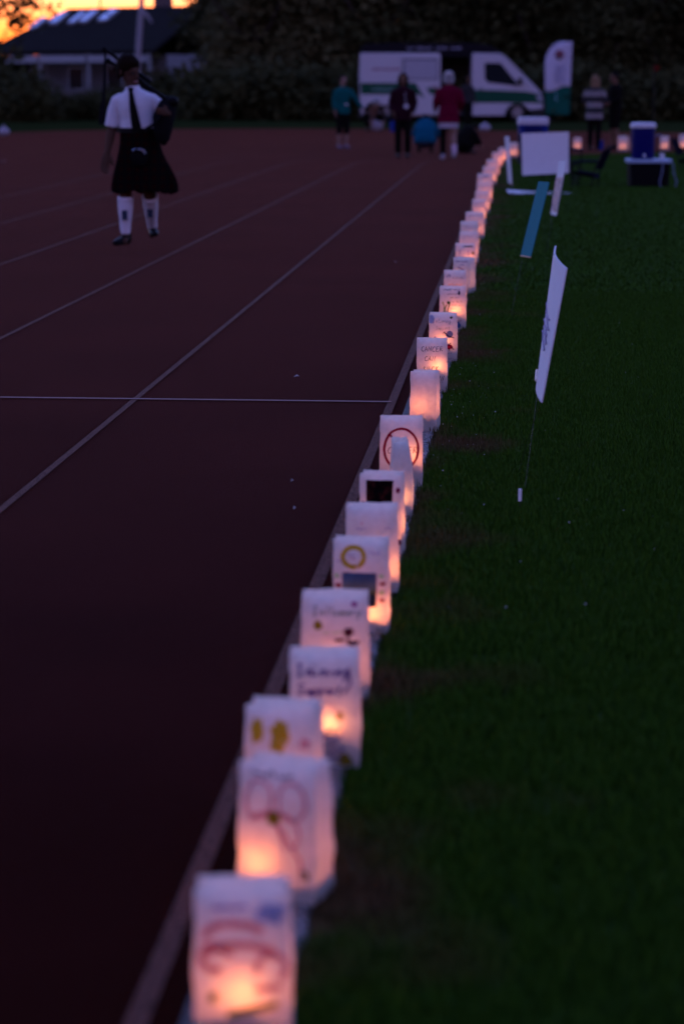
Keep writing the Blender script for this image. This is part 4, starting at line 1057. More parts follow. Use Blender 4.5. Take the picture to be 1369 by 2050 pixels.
# bagpipes: held, so a thing of its own
bt = thing('bagpipes', 'black bagpipes with long drones held under the piper’s arm', 'bagpipes', pl.g + HEAD * -.02, TH)
PIPE = mat('blackwood', (.005, .004, .005), .6, .06); BAGC = cloth('black_velvet_bag', (.008, .008, .010))
MB().tube([J(348, 196, -.12), J(338, 212, -.13), J(330, 236, -.13), J(328, 262, -.11), J(330, 280, -.10), J(331, 291, -.09)], [(.05, .04), (.085, .08), (.10, .095), (.085, .08), (.055, .05), (.012, .012)], 16).build('pipe_bag', BAGC, bt, remesh=.010)
MB().tube([J(281, 156, -.16), J(297, 171, -.18), J(318, 186, -.18), J(334, 198, -.15)], [.010, .014, .019, .024], 12).build('blowpipe', PIPE, bt)
MB().ell(J(349, 203, -.16), (.055, .055, .048)).build('stock', PIPE, bt)
MB().tube([J(328, 232, -.21), J(315, 246, -.26), J(296, 260, -.30)], [.014, .011, .020], 10).build('chanter', PIPE, bt)
for (x0, y0, x1, y1, dy) in ((300, 165, 204, 96, .14), (300, 178, 211, 119, .16), (304, 186, 226, 135, .18)):
    a, b_ = J(x0, y0, dy), J(x1, y1, dy)
    dr = MB().tube([a, a.lerp(b_, .35), a.lerp(b_, .36), a.lerp(b_, .62), a.lerp(b_, .63), a.lerp(b_, .93), a.lerp(b_, .94), b_], [.020, .020, .013, .013, .017, .015, .024, .022], 12).build('drone', PIPE, bt)
mb = MB().tube([J(206, 101, .13), J(209, 108, .12), J(208, 150, .12), J(206, 200, .12), J(204, 218, .12), J(203, 250, .12)], [(.012, .008), (.010, .008), (.012, .008), (.015, .008), (.026, .010), (.032, .010)], 10); mb.build('drone_cord', BAGC, bt)

# ================================================================== VAN
pv = Plane(902, 243); J = pv.J
vt = thing('van', 'white panel van with broad green stripe, dark roof band and open side door', 'van', pv.g, TH)
VANW = mat('white_van_paint', (.50, .48, .52), .35, .5, .03, 3); GRN = mat('green_vinyl', (.003, .07, .035), .5, .15, .05); NAVYR = mat('navy_roof_vinyl', (.012, .010, .014), .7, .05)
GLASS = mat('dark_window', (.012, .016, .02), .08, .6); RUB = mat('tyre_rubber', (.012, .012, .012), .85); RIM = mat('steel_wheel', (.25, .25, .27), .4, .5, metal=.6); TRIM = mat('black_trim', (.015, .015, .016), .6)
INT = mat('van_interior', (.03, .03, .032), .8)
W = 1.95
def X(px): return J(px, 159).x
def Z(py): return J(902, py).z
def poly(pts): return [(X(p[0]), Z(p[1])) for p in pts]
def archpts(cx, cy, r, a0, a1, n=10): return [(cx + r * cos(radians(a0 + (a1 - a0) * k / n)), cy - r * sin(radians(a0 + (a1 - a0) * k / n))) for k in range(n + 1)]
# rear body block
MB().prism(poly([(722, 232), (719, 150), (721, 106), (880, 106), (880, 232), (791, 232)] + archpts(769, 232, 22, 0, 180)), 0, W).build('body', VANW, vt, smooth=False, bevel=.03)
# cab
cabp = [(944, 106), (1000, 107), (1012, 114), (1050, 152), (1066, 168), (1084, 186), (1087, 200), (1087, 218), (1063, 224)] + archpts(1036, 232, 25, 20, 180)[1:] + [(944, 232)]
MB().prism(poly(cabp), 0, W).build('cab', VANW, vt, smooth=False, bevel=.04)
# far wall, floor and header joining the two, so the doorway is a real hollow
mb = MB().prism(poly([(879, 107), (945, 107), (945, 231), (879, 231)]), W - .08, W - .02); mb.prism(poly([(879, 224), (945, 224), (945, 231), (879, 231)]), .05, W - .081); mb.build('interior', INT, vt, smooth=False)
roofp = [(721, 105.4), (723, 94), (732, 88), (800, 86), (930, 86), (975, 90), (995, 98), (1006, 106), (1000, 106.4), (880, 105.4)]
MB().prism(poly(roofp), .03, W - .03).build('roof', NAVYR, vt, smooth=False, bevel=.03)
MB().prism(poly([(879.5, 106), (944.5, 106), (944.5, 113), (879.5, 113)]), .01, .06).build('header', NAVYR, vt, smooth=False)
# sliding door pushed back over the side
dv = MB().prism(poly([(803, 109), (881, 109), (881, 229), (803, 229)]), -.055, -.012).build('sliding_door', VANW, vt, smooth=False, bevel=.015)
MB().prism(poly([(806, 117), (876, 117), (876, 160), (806, 160)]), -.063, -.0545).build('window_frame', mat('grey_seal', (.10, .10, .13), .6), dv, smooth=False, bevel=.004)
MB().prism(poly([(809, 120), (874, 120), (874, 158), (809, 158)]), -.068, -.0625).build('pane', mat('sky_reflection_pane', (.36, .36, .42), .3, .5), dv, smooth=False)  # opaque pale grey, the sky's reflection in the glass put into its colour
# stripes
MB().prism(poly([(721, 166), (803, 166), (803, 189), (723, 189)]), -.006, .0).build('stripe', GRN, vt, smooth=False)
MB().prism(poly([(803, 166), (832, 166), (850, 197), (836, 189), (803, 189)]), -.062, -.0552).build('stripe', GRN, dv, smooth=False)
MB().prism(poly([(852, 176), (881, 176), (881, 189), (862, 189)]), -.062, -.0552).build('stripe', GRN, dv, smooth=False)
MB().prism(poly([(945, 181), (960, 180), (1000, 181), (1050, 183), (1082, 188), (1086.5, 192), (1086.5, 208), (1060, 206), (945, 206)]), -.006, .0).build('stripe', GRN, vt, smooth=False)
# blurred lettering on stripe, side and roof
def van_text(segs, thick, y, m, parent):
    mb = MB(); r = random.Random(int(segs[0][0]))
    for (x0, x1, yy) in segs:
        x = x0
        while x < x1:
            w_ = r.uniform(2.0, 3.6); hgt = r.uniform(thick * .5, thick)
            mb.box(((X(x) + X(x + w_ * .75)) / 2, y, Z(yy - hgt / 2 + thick / 2)), (X(x + w_ * .75) - X(x), .006, Z(0) - Z(hgt)))
            x += w_
    mb.build('lettering', m, parent, smooth=False)
van_text([(814, 826, 96), (834, 862, 96), (872, 895, 96), (902, 922, 96)], 5, .024, mat('pale_lettering', (.30, .30, .38), .5), vt)
van_text([(745, 760, 138), (764, 800, 138)], 5, -.004, mat('red_lettering', (.28, .05, .10), .5), vt)
van_text([(744, 800, 178)], 5, -.010, mat('sage_lettering', (.22, .38, .34), .5), vt)
van_text([(862, 874, 173)], 3, -.060, mat('red_lettering', (.28, .05, .10), .5), dv)
# cab window, door seams, mirror, lights, handle
MB().prism(poly([(969, 126), (1001, 126), (1036, 168), (1036, 172), (976, 165), (970, 158)]), -.008, .0).build('cab_window', GLASS, vt, smooth=False)
MB().prism(poly([(1003, 110), (1012, 115), (1049, 152), (1046, 154)]), -.007, -.001).build('windscreen_pillar', VANW, vt, smooth=False)
MB().add([(X(1013.5), .12, Z(115)), (X(1050.5), .12, Z(151)), (X(1050.5), W - .12, Z(151)), (X(1013.5), W - .12, Z(115))], [(0, 1, 2, 3)]).build('windscreen', GLASS, vt, smooth=False).location.x = .012
MB().box((X(1040), -.16, Z(163)), (.16, .14, .26)).build('wing_mirror', TRIM, vt, bevel=.03)
MB().box((X(962), -.012, Z(178)), (.16, .02, .035)).build('door_handle', TRIM, vt, bevel=.006)
MB().prism(poly([(1072, 192), (1084, 190), (1087.5, 203), (1078, 203)]), -.008, -.001).build('headlight', mat('headlight_lens', (.35, .35, .40), .1, .6), vt, smooth=False)
MB().prism(poly([(1060, 219), (1089, 217), (1089, 233), (1064, 235)]), -.03, W + .03).build('bumper', TRIM, vt, smooth=False, bevel=.03)
MB().prism(poly([(719, 224), (724, 224), (724, 236), (718, 236)]), -.02, W + .02).build('bumper', TRIM, vt, smooth=False, bevel=.01)
for cx_, (y0, y1) in ((769, (.02, .27)), (1036, (.02, .27)), (769, (W - .27, W - .02)), (1036, (W - .27, W - .02))):
    c = Vector((X(cx_), 0, .335))
    ty = MB().tube([(c.x, y0, c.z), (c.x, y0 + .04, c.z), (c.x, y1 - .04, c.z), (c.x, y1, c.z)], [.30, .335, .335, .30], 28).build('wheel', RUB, vt)
    MB().tube([(c.x, y0 - .006, c.z), (c.x, y0 + .05, c.z)], [.19, .20], 20).build('rim', RIM, ty)
# feather flag
pf = Plane(1112, 243); J = pf.J
ft = thing('feather_flag', 'white feather flag with a round red emblem and green foot beside the van', 'flag', pf.g, TH)
out = [(1093, 232)]
def flag_edge(y):
    L = 1090 + (1093 - 1090) * 0 + (0 if y > 128 else 34 * (1 - math.sqrt(max(0, 1 - ((128 - y) / 45.0) ** 2))))
    Rr = 1139 + (1145 - 1139) * (232 - y) / 150
    return L, Rr
rows = [83.5 + (232 - 83.5) * k / 24 for k in range(25)]
def flag_part(name, y0, y1, m, wave=False):
    mb = MB(); g = []; n = 12
    ys = [y0 + (y1 - y0) * k / 20 for k in range(21)]
    for y in ys:
        L, Rr = flag_edge(y)
        for i in range(n + 1):
            u = i / n; yy = y
            if wave == 'top' and y == ys[0] or wave and y == ys[-1] and wave == 'bot': pass
            sh = (8 * (.5 - u) + 3 * sin(pi * 2 * u)) if wave else 0
            k = (y - y0) / (y1 - y0); f = (1 - k) if wave == 'top' else k
            g.append(J(L + (Rr - L) * u, yy + (sh * f if wave else 0), .05 * sin(u * 3 + y * .03)))
    N = n + 1; fs = [(j * N + i, j * N + i + 1, (j + 1) * N + i + 1, (j + 1) * N + i) for j in range(20) for i in range(n)]
    mb.add(g, fs); o = mb.build(name, m, ft, recalc=False)
    md = o.modifiers.new('solid', 'SOLIDIFY'); md.thickness = .004
    return o
fl = flag_part('banner_cloth', 83.5, 178, mat('white_flag_cloth', (.56, .53, .64), .8, .1, .06), 'bot')
flag_part('banner_foot', 178, 230, mat('green_flag_cloth', (.006, .09, .06), .8, .1, .06), 'top')
EM = mat('red_emblem', (.20, .06, .09), .8)
MB().tube([J(1119, 109, -.075), J(1119, 109, -.060)], .165, 24).build('emblem', EM, ft)
MB().tube([J(1118, 116, -.084), J(1118, 116, -.070)], .075, 16).build('emblem_core', mat('dark_emblem', (.05, .05, .07), .8), ft)
mb = MB(); r = random.Random(2)
for yy in range(132, 166, 6):
    for xx in range(1112, 1130, 5): mb.box(J(xx + r.uniform(-1, 1), yy, -.075), (.05, .006, .05 + r.uniform(0, .03)))
mb.build('print', mat('lilac_print', (.33, .32, .48), .8), ft, smooth=False)
mb = MB()
for yy in (184, 190, 196, 201): mb.box(J(1112 + r.uniform(-1, 1), yy, -.075), (.05, .006, .06))
mb.build('lettering', mat('aqua_lettering', (.2, .42, .44), .8), ft, smooth=False)
MB().tube([J(1090.5, 243), J(1089.5, 128), J(1092, 112), J(1098, 99), J(1108, 90), J(1124, 84), J(1145, 82)], [.02, .016, .014, .012, .010, .009, .008], 8).build('pole', TRIM, ft)
MB().box((J(1091, 243).x, 0, .03), (.5, .5, .06)).build('base_plate', TRIM, ft, bevel=.01)

# ================================================================== CAMP GEAR
NAVYF = cloth('navy_canvas', (.004, .004, .014)); STEEL = mat('dark_steel_tube', (.01, .01, .012), .6, .1, metal=.5)
# drinks cooler on chest
pc = Plane(1308, 380); J = pc.J
t = thing('ice_chest', 'black ice chest with pale blue lid and hanging looped strap', 'cooler', pc.g, TH)
a = J(1268, 378); b_ = J(1348, 328); wx = b_.x - a.x; cxm = (a.x + b_.x) / 2
lidz = J(1300, 327).z; topz = J(1300, 319).z
MB().prism([(J(1270, 0).x, .0), (J(1346, 0).x, .0), (J(1349, 0).x, lidz), (J(1267, 0).x, lidz)], 0, .42).build('chest', mat('black_plastic', (.005, .005, .006), .7, .04), t, smooth=False, bevel=.015)
MB().prism([(J(1264, 0).x, lidz + .001), (J(1352, 0).x, lidz + .001), (J(1352, 0).x, topz), (J(1264, 0).x, topz)], -.02, .44).build('lid', mat('pale_blue_plastic', (.30, .40, .55), .45, .4), t, smooth=False, bevel=.012)
MB().tube([J(1325, 327, -.03), J(1324, 345, -.03), J(1319, 362, -.03), J(1321, 374, -.03), J(1334, 379, -.03), J(1349, 376, -.03), J(1353, 364, -.03), J(1347, 345, -.03), J(1346, 327, -.03)], .009, 8).build('strap', mat('grey_blue_webbing', (.16, .20, .30), .8), t)
g2 = pc.g.copy(); g2.z = topz; g2 = g2 + HEAD * .21
jt = thing('drinks_cooler', 'round blue drinks cooler with white lid standing on the black chest', 'cooler', g2 + RIGHT * (J(1296, 0).x), TH)
hj = J(1296, 246).z - topz; rj = pc.size(24)
MB().tube([(0, 0, .001), (0, 0, .02), (0, 0, hj * .86)], [rj * .9, rj * .95, rj], 28).build('barrel', mat('royal_blue_plastic', (.004, .004, .095), .5, .1), jt)
MB().tube([(0, 0, hj * .861), (0, 0, hj * .95), (0, 0, hj)], [rj * 1.07, rj * 1.07, rj * .9], 28).build('lid', mat('white_lid', (.6, .58, .64), .5), jt)
MB().tube([(rj * 1.0, 0, hj * .62), (rj * 1.35, 0, hj * .66), (rj * 1.5, 0, hj * .62)], .014, 8).build('handle', mat('grey_blue_webbing', (.16, .20, .30), .8), jt)
MB().tube([(0, -rj * .95, .06), (0, -rj * 1.25, .06), (0, -rj * 1.25, .03)], .016, 8).build('tap', mat('white_lid', (.6, .58, .64), .5), jt)
cp = pc.g + RIGHT * (J(1333, 0).x) + HEAD * .1; cp.z = topz
ct = thing('paper_cup', 'small white paper cup on the pale blue lid beside the drinks cooler', 'cup', cp, TH)
MB().tube([(0, 0, .001), (0, 0, .075)], [.026, .036], 16).build('cup', mat('white_cup', (.7, .68, .7), .5), ct); MB().tube([(0, 0, .073), (0, 0, .079)], [.039, .039], 16).build('rim', mat('white_cup', (.7, .68, .7), .5), ct)
# camp chairs
def camp_chair(label, px, py, rz, s=1.0):
    t = thing('camp_chair', label, 'chair', gp(px, py), TH + rz, 'camp chairs on the infield')
    w, dp, sh, ah, bh = .30 * s, .25 * s, .42 * s, .62 * s, .88 * s
    rings = []
    for i in range(9):
        u = -1 + 2 * i / 8; rings.append([Vector((u * w, -dp, sh - .05 * (1 - u * u))), Vector((u * w, dp, sh - .05 - .05 * (1 - u * u))), Vector((u * w, dp, sh - .062 - .05 * (1 - u * u))), Vector((u * w, -dp, sh - .012 - .05 * (1 - u * u)))])
    MB().loft(rings).build('seat', NAVYF, t)
    rings = []
    for i in range(9):
        u = -1 + 2 * i / 8; q = .06 * (1 - u * u); rings.append([Vector((u * w, dp + q, sh + .02)), Vector((u * w, dp + .12 + q, bh)), Vector((u * w, dp + .132 + q, bh)), Vector((u * w, dp + .012 + q, sh + .02))])
    MB().loft(rings).build('backrest', NAVYF, t)
    for sx in (-1, 1):
        MB().tube([(sx * w, dp + .13, bh), (sx * w, dp, sh), (sx * w * .95, dp - .04, 0)], .011, 8).build('back_post', STEEL, t)
        MB().tube([(sx * w, -dp, ah), (sx * w, -dp, 0)], .011, 8).build('front_leg', STEEL, t)
        MB().tube([(sx * w, -dp, .03), (-sx * w, -dp + .02 * sx, sh)], .009, 8).build('cross_brace', STEEL, t)
        MB().box((sx * w, .02, ah), (.07, dp * 2.2, .025)).build('armrest', NAVYF, t, bevel=.008)
    return t
camp_chair('navy camp chair half hidden behind the square white sign', 1122, 366, .3, .78)
camp_chair('low dark navy chair on the grass right of the square white sign', 1172, 379, -1.9, .62)
camp_chair('navy camp chair cut by the right edge beyond the drinks cooler', 1380, 345, 1.2, .62)
# chest on crate behind the square sign
pb = Plane(1072, 332); J = pb.J
zt = J(1072, 268).z
t = thing('storage_crate', 'dark blue storage crate hidden behind the square white sign', 'crate', pb.g, TH)
MB().prism([(J(1044, 0).x, 0), (J(1102, 0).x, 0), (J(1104, 0).x, zt), (J(1042, 0).x, zt)], 0, .42).build('tub', mat('navy_plastic', (.005, .006, .035), .6, .08), t, smooth=False, bevel=.015)
MB().prism([(J(1043, 0).x, zt - .05), (J(1103, 0).x, zt - .05), (J(1103, 0).x, zt - .02), (J(1043, 0).x, zt - .02)], -.015, -.001).build('rim', mat('navy_plastic', (.005, .006, .035), .6, .08), t, smooth=False)
g3 = pb.g.copy(); g3.z = zt
t = thing('ice_chest', 'blue ice chest with thick white lid above the square white sign', 'cooler', g3, TH)
zz = J(1072, 250).z - zt; z1 = J(1072, 235).z - zt
MB().prism([(J(1044, 0).x, .001), (J(1099, 0).x, .001), (J(1101, 0).x, zz), (J(1042, 0).x, zz)], .01, .38).build('chest', mat('bright_blue_plastic', (.006, .024, .20), .5, .1), t, smooth=False, bevel=.012)
MB().prism([(J(1052, 0).x, .03), (J(1090, 0).x, .03), (J(1090, 0).x, zz * .8), (J(1052, 0).x, zz * .8)], .0, .009).build('side_panel', mat('deep_blue_plastic', (.004, .006, .08), .5, .1), t, smooth=False)
MB().prism([(J(1041, 0).x, zz + .001), (J(1102, 0).x, zz + .001), (J(1101, 0).x, z1), (J(1042, 0).x, z1)], -.01, .40).build('lid', mat('white_lid', (.6, .58, .64), .5), t, smooth=False, bevel=.02)
# small odds and ends
def small(name, label, cat, px, py, fn):
    t = thing(name, label, cat, gp(px, py), TH); fn(t); return t
BPL = mat('bright_blue_plastic', (.006, .024, .20), .5, .1)
def bucket(t):
    MB().tube([(0, 0, .0), (0, 0, .20)], [.07, .085], 20).build('pail', BPL, t); MB().tube([(-.085, 0, .19), (-.05, 0, .27), (.05, 0, .27), (.085, 0, .19)], .006, 6).build('handle', STEEL, t)
small('bucket', 'bright blue bucket on the grass below the striped top', 'bucket', 1200, 300, bucket)
def leaflet(t):
    for k in range(2): MB().box((-.10 + .21 * k, 0, .012 + .004 * k), (.20, .30, .008), Matrix.Rotation(.06 - .12 * k, 3, 'Y')).build('page', mat('leaflet_paper', (.6, .5, .62), .6), t)
small('leaflet', 'folded pale pink leaflet lying on grass left of black chest', 'leaflet', 1232, 371, leaflet)
def bundle(t):
    MB().ell((0, 0, .11), (.17, .13, .12)).build('sack', mat('white_plastic_bag', (.34, .31, .36), .6, .1, .1, 10, .6, 14), t); MB().tube([(0, 0, .21), (.01, 0, .25), (.03, 0, .28)], [.03, .025, .045], 10).build('knot', mat('white_plastic_bag', (.34, .31, .36), .6, .1, .1, 10, .6, 14), t)
small('carrier_bag', 'white knotted plastic bag on the track under the van door', 'bag', 970, 263, bundle)
small('carrier_bag', 'white knotted bag at the far left edge of the track', 'bag', 8, 272, bundle)
def bluebag(t):
    MB().tube([(0, 0, 0), (0, 0, .1), (-.04, 0, .26), (-.07, 0, .30)], [(.10, .07), (.11, .08), (.08, .05), (.03, .03)], 12).build('sack', BPL, t); MB().tube([(-.09, 0, .28), (-.07, 0, .36), (-.04, 0, .28)], .007, 6).build('handle', BPL, t)
small('carrier_bag', 'small blue bag on the track left of the plum jacket', 'bag', 788, 264, bluebag)
SCR = mat('scrap_paper', (.34, .30, .29), .8, .05)
for lab, px, py, sz, a in (('pale leaf scrap on the track left of the blank lantern', 594, 756, .028, .2), ('white scrap on the track beside the third lane, mid left of lanterns', 590, 1021, .014, 1.), ('tiny white fleck on track above the white scrap', 585, 966, .012, .5), ('yellowish leaf on the track near the dark photo row far ahead', 791, 526, .022, 2.), ('white litter on the outer lanes at the left edge', 8, 323, .10, .3)):
    g = gp(px, py)
    sz *= .6; mb = MB().add([(-sz, -sz * .35, .004), (sz * .2, -sz * .5, .010), (sz, .0, .006), (sz * .1, sz * .5, .016), (-sz * .7, sz * .4, .006)], [(0, 1, 2, 3, 4)])
    o = mb.build('scrap', SCR, smooth=False); o.location = g; o.rotation_euler = (0, 0, a); tag(o, lab, 'litter', 'litter on the track')
pr_ = gp(1306, 262)
t = thing('pennant', 'small red pennant on a thin stake against the dark trees', 'flag', pr_, TH)
MB().tube([(0, 0, 0), (0, 0, 1.95)], .010, 6).build('stake', TRIM, t); MB().add([(0, -.004, 1.93), (.18, -.02, 1.84), (0, -.004, 1.72), (0, .004, 1.93), (.18, -.012, 1.84), (0, .004, 1.72)], [(0, 1, 2), (5, 4, 3), (0, 3, 4, 1), (1, 4, 5, 2), (2, 5, 3, 0)]).build('cloth', mat('red_cloth', (.14, .010, .008), .9, .03), t, smooth=False)

# ================================================================== HOUSE
HD = 130.0
o0 = at_dist(-15, 215, HD); o0.z = 0
ht = thing('house', 'single-storey house with dark hipped roof and five pale skylights', 'house', o0, TH - radians(35))
ROOF = mat('dark_shingle', (.020, .017, .016), .95, .03, .35, 3, .5, 6); WALLM = mat('pale_render', (.27, .25, .28), .8, .2, .10, 2); BLOCKER = mat('sky_blocker_dark', (.012, .010, .010), .95, .02, .2, 5); FASC = mat('pale_fascia', (.40, .38, .40), .7, .2, .1, 4)
k_ = HD / F; zE, zR = 1.5 + (159 - 105) * k_, 1.5 + (159 - 20) * k_; LL = 11.0; RUN = 4.0
zb = -.2
rp = [Vector((-.3, -.3, zE)), Vector((LL + .3, -.3, zE)), Vector((LL + .3, 2 * RUN + .3, zE)), Vector((-.3, 2 * RUN + .3, zE)), Vector((2.0, RUN, zR)), Vector((LL + .3, RUN, zR))]
low = [p - Vector((0, 0, .16)) for p in rp]
mb = MB(); mb.add(rp + low, [(0, 1, 5, 4), (3, 4, 5, 2), (0, 4, 3), (6, 10, 11, 7), (9, 8, 11, 10), (6, 9, 10), (0, 6, 7, 1), (1, 7, 11, 5), (2, 5, 11, 8), (2, 8, 9, 3), (3, 9, 6, 0)])
roof = mb.build('roof', ROOF, ht, smooth=False)
mb = MB(); mb.box((LL / 2, RUN + .6, (zE - .2 + zb) / 2), (LL - .4, 2 * RUN - 1.6, zE - .2 - zb)); mb.build('wall', WALLM, ht, smooth=False)
for (x0, x1) in ((1.4, 3.6), (3.75, 6.9), (7.05, 10.9)):
    MB().box(((x0 + x1) / 2, -.34, zE - .42), (x1 - x0, .06, .36)).build('fascia', FASC, ht, smooth=False, bevel=.01)
for x0 in (-.05, 3.675, 6.975, 10.95): MB().box((x0, -.2, (zE - .17 + zb) / 2), (.12, .12, zE - .17 - zb)).build('porch_post', FASC, ht, smooth=False)
MB().box((.0, .62, (zE - .17 + zb) / 2), (.10, 1.5, zE - .17 - zb)).build('sky_blocker', BLOCKER, ht, smooth=False)  # added dark panels, shut out the sky glow under the left eave
MB().box((.9, 1.36, (zE - .17 + zb) / 2), (1.75, .08, zE - .17 - zb)).build('sky_blocker', BLOCKER, ht, smooth=False)
for x0 in (3.0, 5.6, 8.2):
    w = MB().box((x0, .80 - .41, 1.55), (1.1, .07, 1.2)).build('window', FASC, ht, smooth=False)
    MB().box((x0, .80 - .455, 1.55), (.96, .03, 1.06)).build('pane', GLASS, w, smooth=False)
slope = (Vector((0, RUN + .3, zR - zE))).normalized(); up = Vector((0, -slope.z, slope.y))
SKYL = mat('skylight_glass', (.62, .60, .68), .12, .8, .02, metal=.85)
for (px, py, wd) in ((77, 52, .36), (118, 42, .50), (157, 42, .34), (181, 40, .42), (221, 38, .52)):
    v = (105 - py) / 85.0; x = ((px - 85 * v) + 15) * k_ / cos(radians(35)); c = Vector((x, -.3, zE)) + slope * (v * (Vector((0, RUN + .3, zR - zE)).length))
    Rm = Matrix((Vector((1, 0, 0)), slope, up)).transposed()
    sk = MB().box(c + up * .06, (wd + .08, 1.25, .12), Rm).build('skylight', FASC, roof, smooth=False)
    MB().box(c + up * .125, (wd, 1.15, .02), Rm).build('pane', SKYL, sk, smooth=False)
MB().box((8.0, RUN + .6, zR + .1), (.8, .6, 1.2)).build('chimney', mat('dull_brick', (.14, .09, .09), .9, .1, .2, 6), roof, smooth=False)
MB().tube([(4.2, RUN, zR - .1), (4.2, RUN, zR + 1.6)], .05, 8).build('vent_pipe', TRIM, roof)
# pale lamp post
gq = at_dist(272, 205, 100); gq.z = 0
t = thing('lamp_post', 'pale leaning post with a small bracket beside the house roof', 'post', gq, TH)
MB().tube([(0, 0, -.1), (.12, 0, 2.4), (.30, 0, 4.6), (.52, 0, 8.0)], [.14, .12, .11, .08], 12).build('post', mat('silvered_timber', (.34, .31, .34), .8, .2, .2, 3), t)
MB().tube([(.28, 0, 4.35), (.55, -.05, 4.0), (.72, -.05, 3.75)], [.05, .07, .03], 8).build('bracket', mat('silvered_timber', (.34, .31, .34), .8, .2, .2, 3), t)

# ================================================================== TREES
LEAF = mat('dark_leaf', (.052, .054, .020), .8, .05, .5, .8); LEAF_VEILED = mat('veiled_leaf', (.105, .098, .040), .8, .05, .5, .8); BARK = mat('bark', (.05, .040, .032), .9, .1, .3, 6, .6, 12)  # second leaf is a paler copy, smoky veil put into its colour
def leaf_mesh(name, lobes, n, size, seed, m):
    """leaves scattered through the lobes (centre, radii), denser towards each lobe's shell"""
    r = random.Random(seed); V = []; Fc = []; wts = [a[1][0] * a[1][1] * a[1][2] for a in lobes]
    clumps = []
    for k in range(n // 14):
        c, rr = r.choices(lobes, wts)[0]
        d = Vector((r.gauss(0, 1), r.gauss(0, 1), r.gauss(0, 1))).normalized() * (r.random() ** .4)
        clumps.append(Vector((c[0] + d.x * rr[0], c[1] + d.y * rr[1], c[2] + d.z * rr[2])))
    for c in clumps:
        for q in range(14):
            p = c + Vector((r.gauss(0, .28), r.gauss(0, .28), r.gauss(0, .22)))
            s = size * r.uniform(.6, 1.35); a = Vector((r.gauss(0, 1), r.gauss(0, 1), r.gauss(0, .6))).normalized(); b = a.cross(Vector((r.gauss(0, 1), r.gauss(0, 1), r.gauss(0, 1)))).normalized()
            o = len(V); V += [p - a * s, p + b * s * .45, p + a * s, p - b * s * .45]; Fc.append((o, o + 1, o + 2, o + 3))
    me = bpy.data.meshes.new(name); me.from_pydata([tuple(v) for v in V], [], Fc); me.materials.append(m); return me
def trunk_mesh(name, h, r0, limbs, seed):
    r = random.Random(seed); mb = MB(); pts = []; x = y = 0
    for k in range(7): pts.append((x, y, -.1 + h * k / 6)); x += r.uniform(-.12, .12); y += r.uniform(-.12, .12)
    mb.tube(pts, [r0 * (1.3 if k == 0 else 1 - .12 * k) for k in range(7)], 10)
    for k in range(limbs):
        q = r.uniform(.25, .95); i = int(q * 6); p = Vector(pts[i]); a = r.uniform(0, 2 * pi); ln = r.uniform(1.2, 2.8) * h / 7
        mb.tube([p, p + Vector((cos(a) * ln * .5, sin(a) * ln * .5, ln * .35)), p + Vector((cos(a) * ln, sin(a) * ln, ln * .9))], [r0 * .45, r0 * .3, r0 * .1], 7)
    me = bpy.data.meshes.new(name); me.from_pydata(mb.v, [], mb.f); me.materials.append(BARK)
    me.polygons.foreach_set('use_smooth', [True] * len(me.polygons)); return me
variants = []
for q in range(3):
    r = random.Random(40 + q)
    lobes = [((r.uniform(-1.6, 1.6), r.uniform(-1.2, 1.2), z), (r.uniform(1.5, 2.4), r.uniform(1.4, 2.0), r.uniform(1.2, 1.7))) for z in (1.2, 2.0, 3.0, 4.2, 5.4, 6.6, 7.8, 9.0) for _ in range(2)]
    variants.append((leaf_mesh('crown', lobes, 15000, .155, 50 + q, LEAF if q != 1 else LEAF_VEILED), trunk_mesh('trunk', 9.0, .22, 9, 60 + q)))
def tree(name, label, px, D, crown, trunk, scale, rz, group, z=0):
    g = at_dist(px, 200, D); g.z = z
    t = thing(name, label, 'tree', g, rz, group); t.scale = (scale,) * 3
    for nm, me in (('crown', crown), ('trunk', trunk)):
        o = bpy.data.objects.new(nm, me); COL.objects.link(o); o.parent = t
    return t
TL = 'dark leafy tree in the unlit tree line behind the van and track'
r = random.Random(9)
px = 300
i = 0
while px < 1600:
    for row, D in ((0, 101), (1, 108)):
        c, tk = variants[1 if i < 3 else (0 if (i + row) % 2 else 2)]
        tree('leafy_tree', TL, px + 215 + row * 55 + r.uniform(-14, 14), D + r.uniform(-2, 2), c, tk, r.uniform(.95, 1.25), r.uniform(0, 6.3), 'tree line behind the track')
    px += 118; i += 1
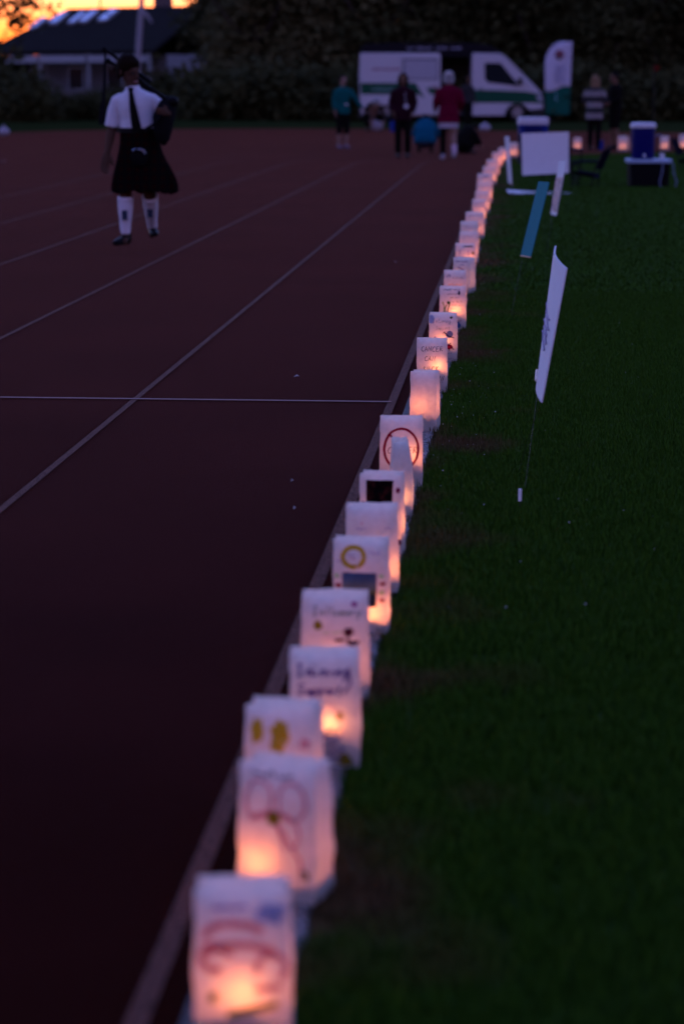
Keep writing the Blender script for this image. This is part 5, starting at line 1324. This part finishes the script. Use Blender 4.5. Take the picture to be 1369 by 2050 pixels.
# understory shrubs along the foot of the tree line
sl = [((random.Random(k).uniform(-1.1, 1.1), random.Random(k + 9).uniform(-.6, .6), .3 + .22 * (k % 4)), (.8, .6, .55)) for k in range(8)]
shrub_me = leaf_mesh('foliage', sl, 2600, .13, 77, LEAF); shrub_st = trunk_mesh('stem', 1.0, .05, 8, 78)
def shrub(label, px, D, s, rz, group):
    g = at_dist(px, 200, D); g.z = -.03
    t = thing('shrub', label, 'shrub', g, rz, group); t.scale = (s,) * 3
    for nm, me in (('foliage', shrub_me), ('stem', shrub_st)):
        o = bpy.data.objects.new(nm, me); COL.objects.link(o); o.parent = t
for k in range(26):
    shrub('low dark shrub at the foot of the tree line', 420 + k * 52 + r.uniform(-10, 10), 93 + r.uniform(-2, 4), r.uniform(.9, 1.5), r.uniform(0, 6), 'shrubs under the tree line')
# left: bank of bushes in front of the house
for k, (lab, px, D, s) in enumerate((('large black bush at the far left below the house', -20, 92, 1.35), ('dark bush hiding the left end of the house', -105, 97, 2.1), ('dark bush left of the house windows', 30, 100, .95),
     ('rounded green bush in front of the house wall, behind the piper', 222, 100, .82), ('green bush beside the lamp post, right of the house', 345, 98, 1.25), ('low green bush below the house windows', 125, 96, .62), ('low bush at the track edge behind the piper', 232, 92, .6), ('small bush in front of the low green bush', 172, 93, .66), ('bush at the left edge near the white bag', 66, 90, .9))):
    shrub(lab, px, D, s, k * 1.3, 'bushes in front of the house')
# open tree at upper left, sky showing through
ol = [((r.uniform(-2.4, 2.4), r.uniform(-1.5, 1.5), z), (1.1, .9, .8)) for z in (2.6, 3.3, 4.0, 4.8, 5.8, 6.8) for _ in range(3)]
tree('leafy_tree', 'open dark tree at upper left with orange sky through its leaves', -84, 84, leaf_mesh('crown', ol, 4600, .15, 91, LEAF), trunk_mesh('trunk', 7.0, .2, 10, 92), 1.0, .4, 'tree line behind the track')
for k, (px_, D_) in enumerate(((-360, 95), (-520, 100), (-720, 104), (-430, 112))):
    c, tk = variants[k % 3]; tree('leafy_tree', 'dark tree beyond the left edge of the view', px_, D_, c, tk, 1.05, k * 2.0, 'tree line behind the track')
tree('leafy_tree', 'dark tree right of the house whose leaves cross the sunset sky', 478, 114, variants[2][0], variants[2][1], 1.0, 2.2, 'tree line behind the track')
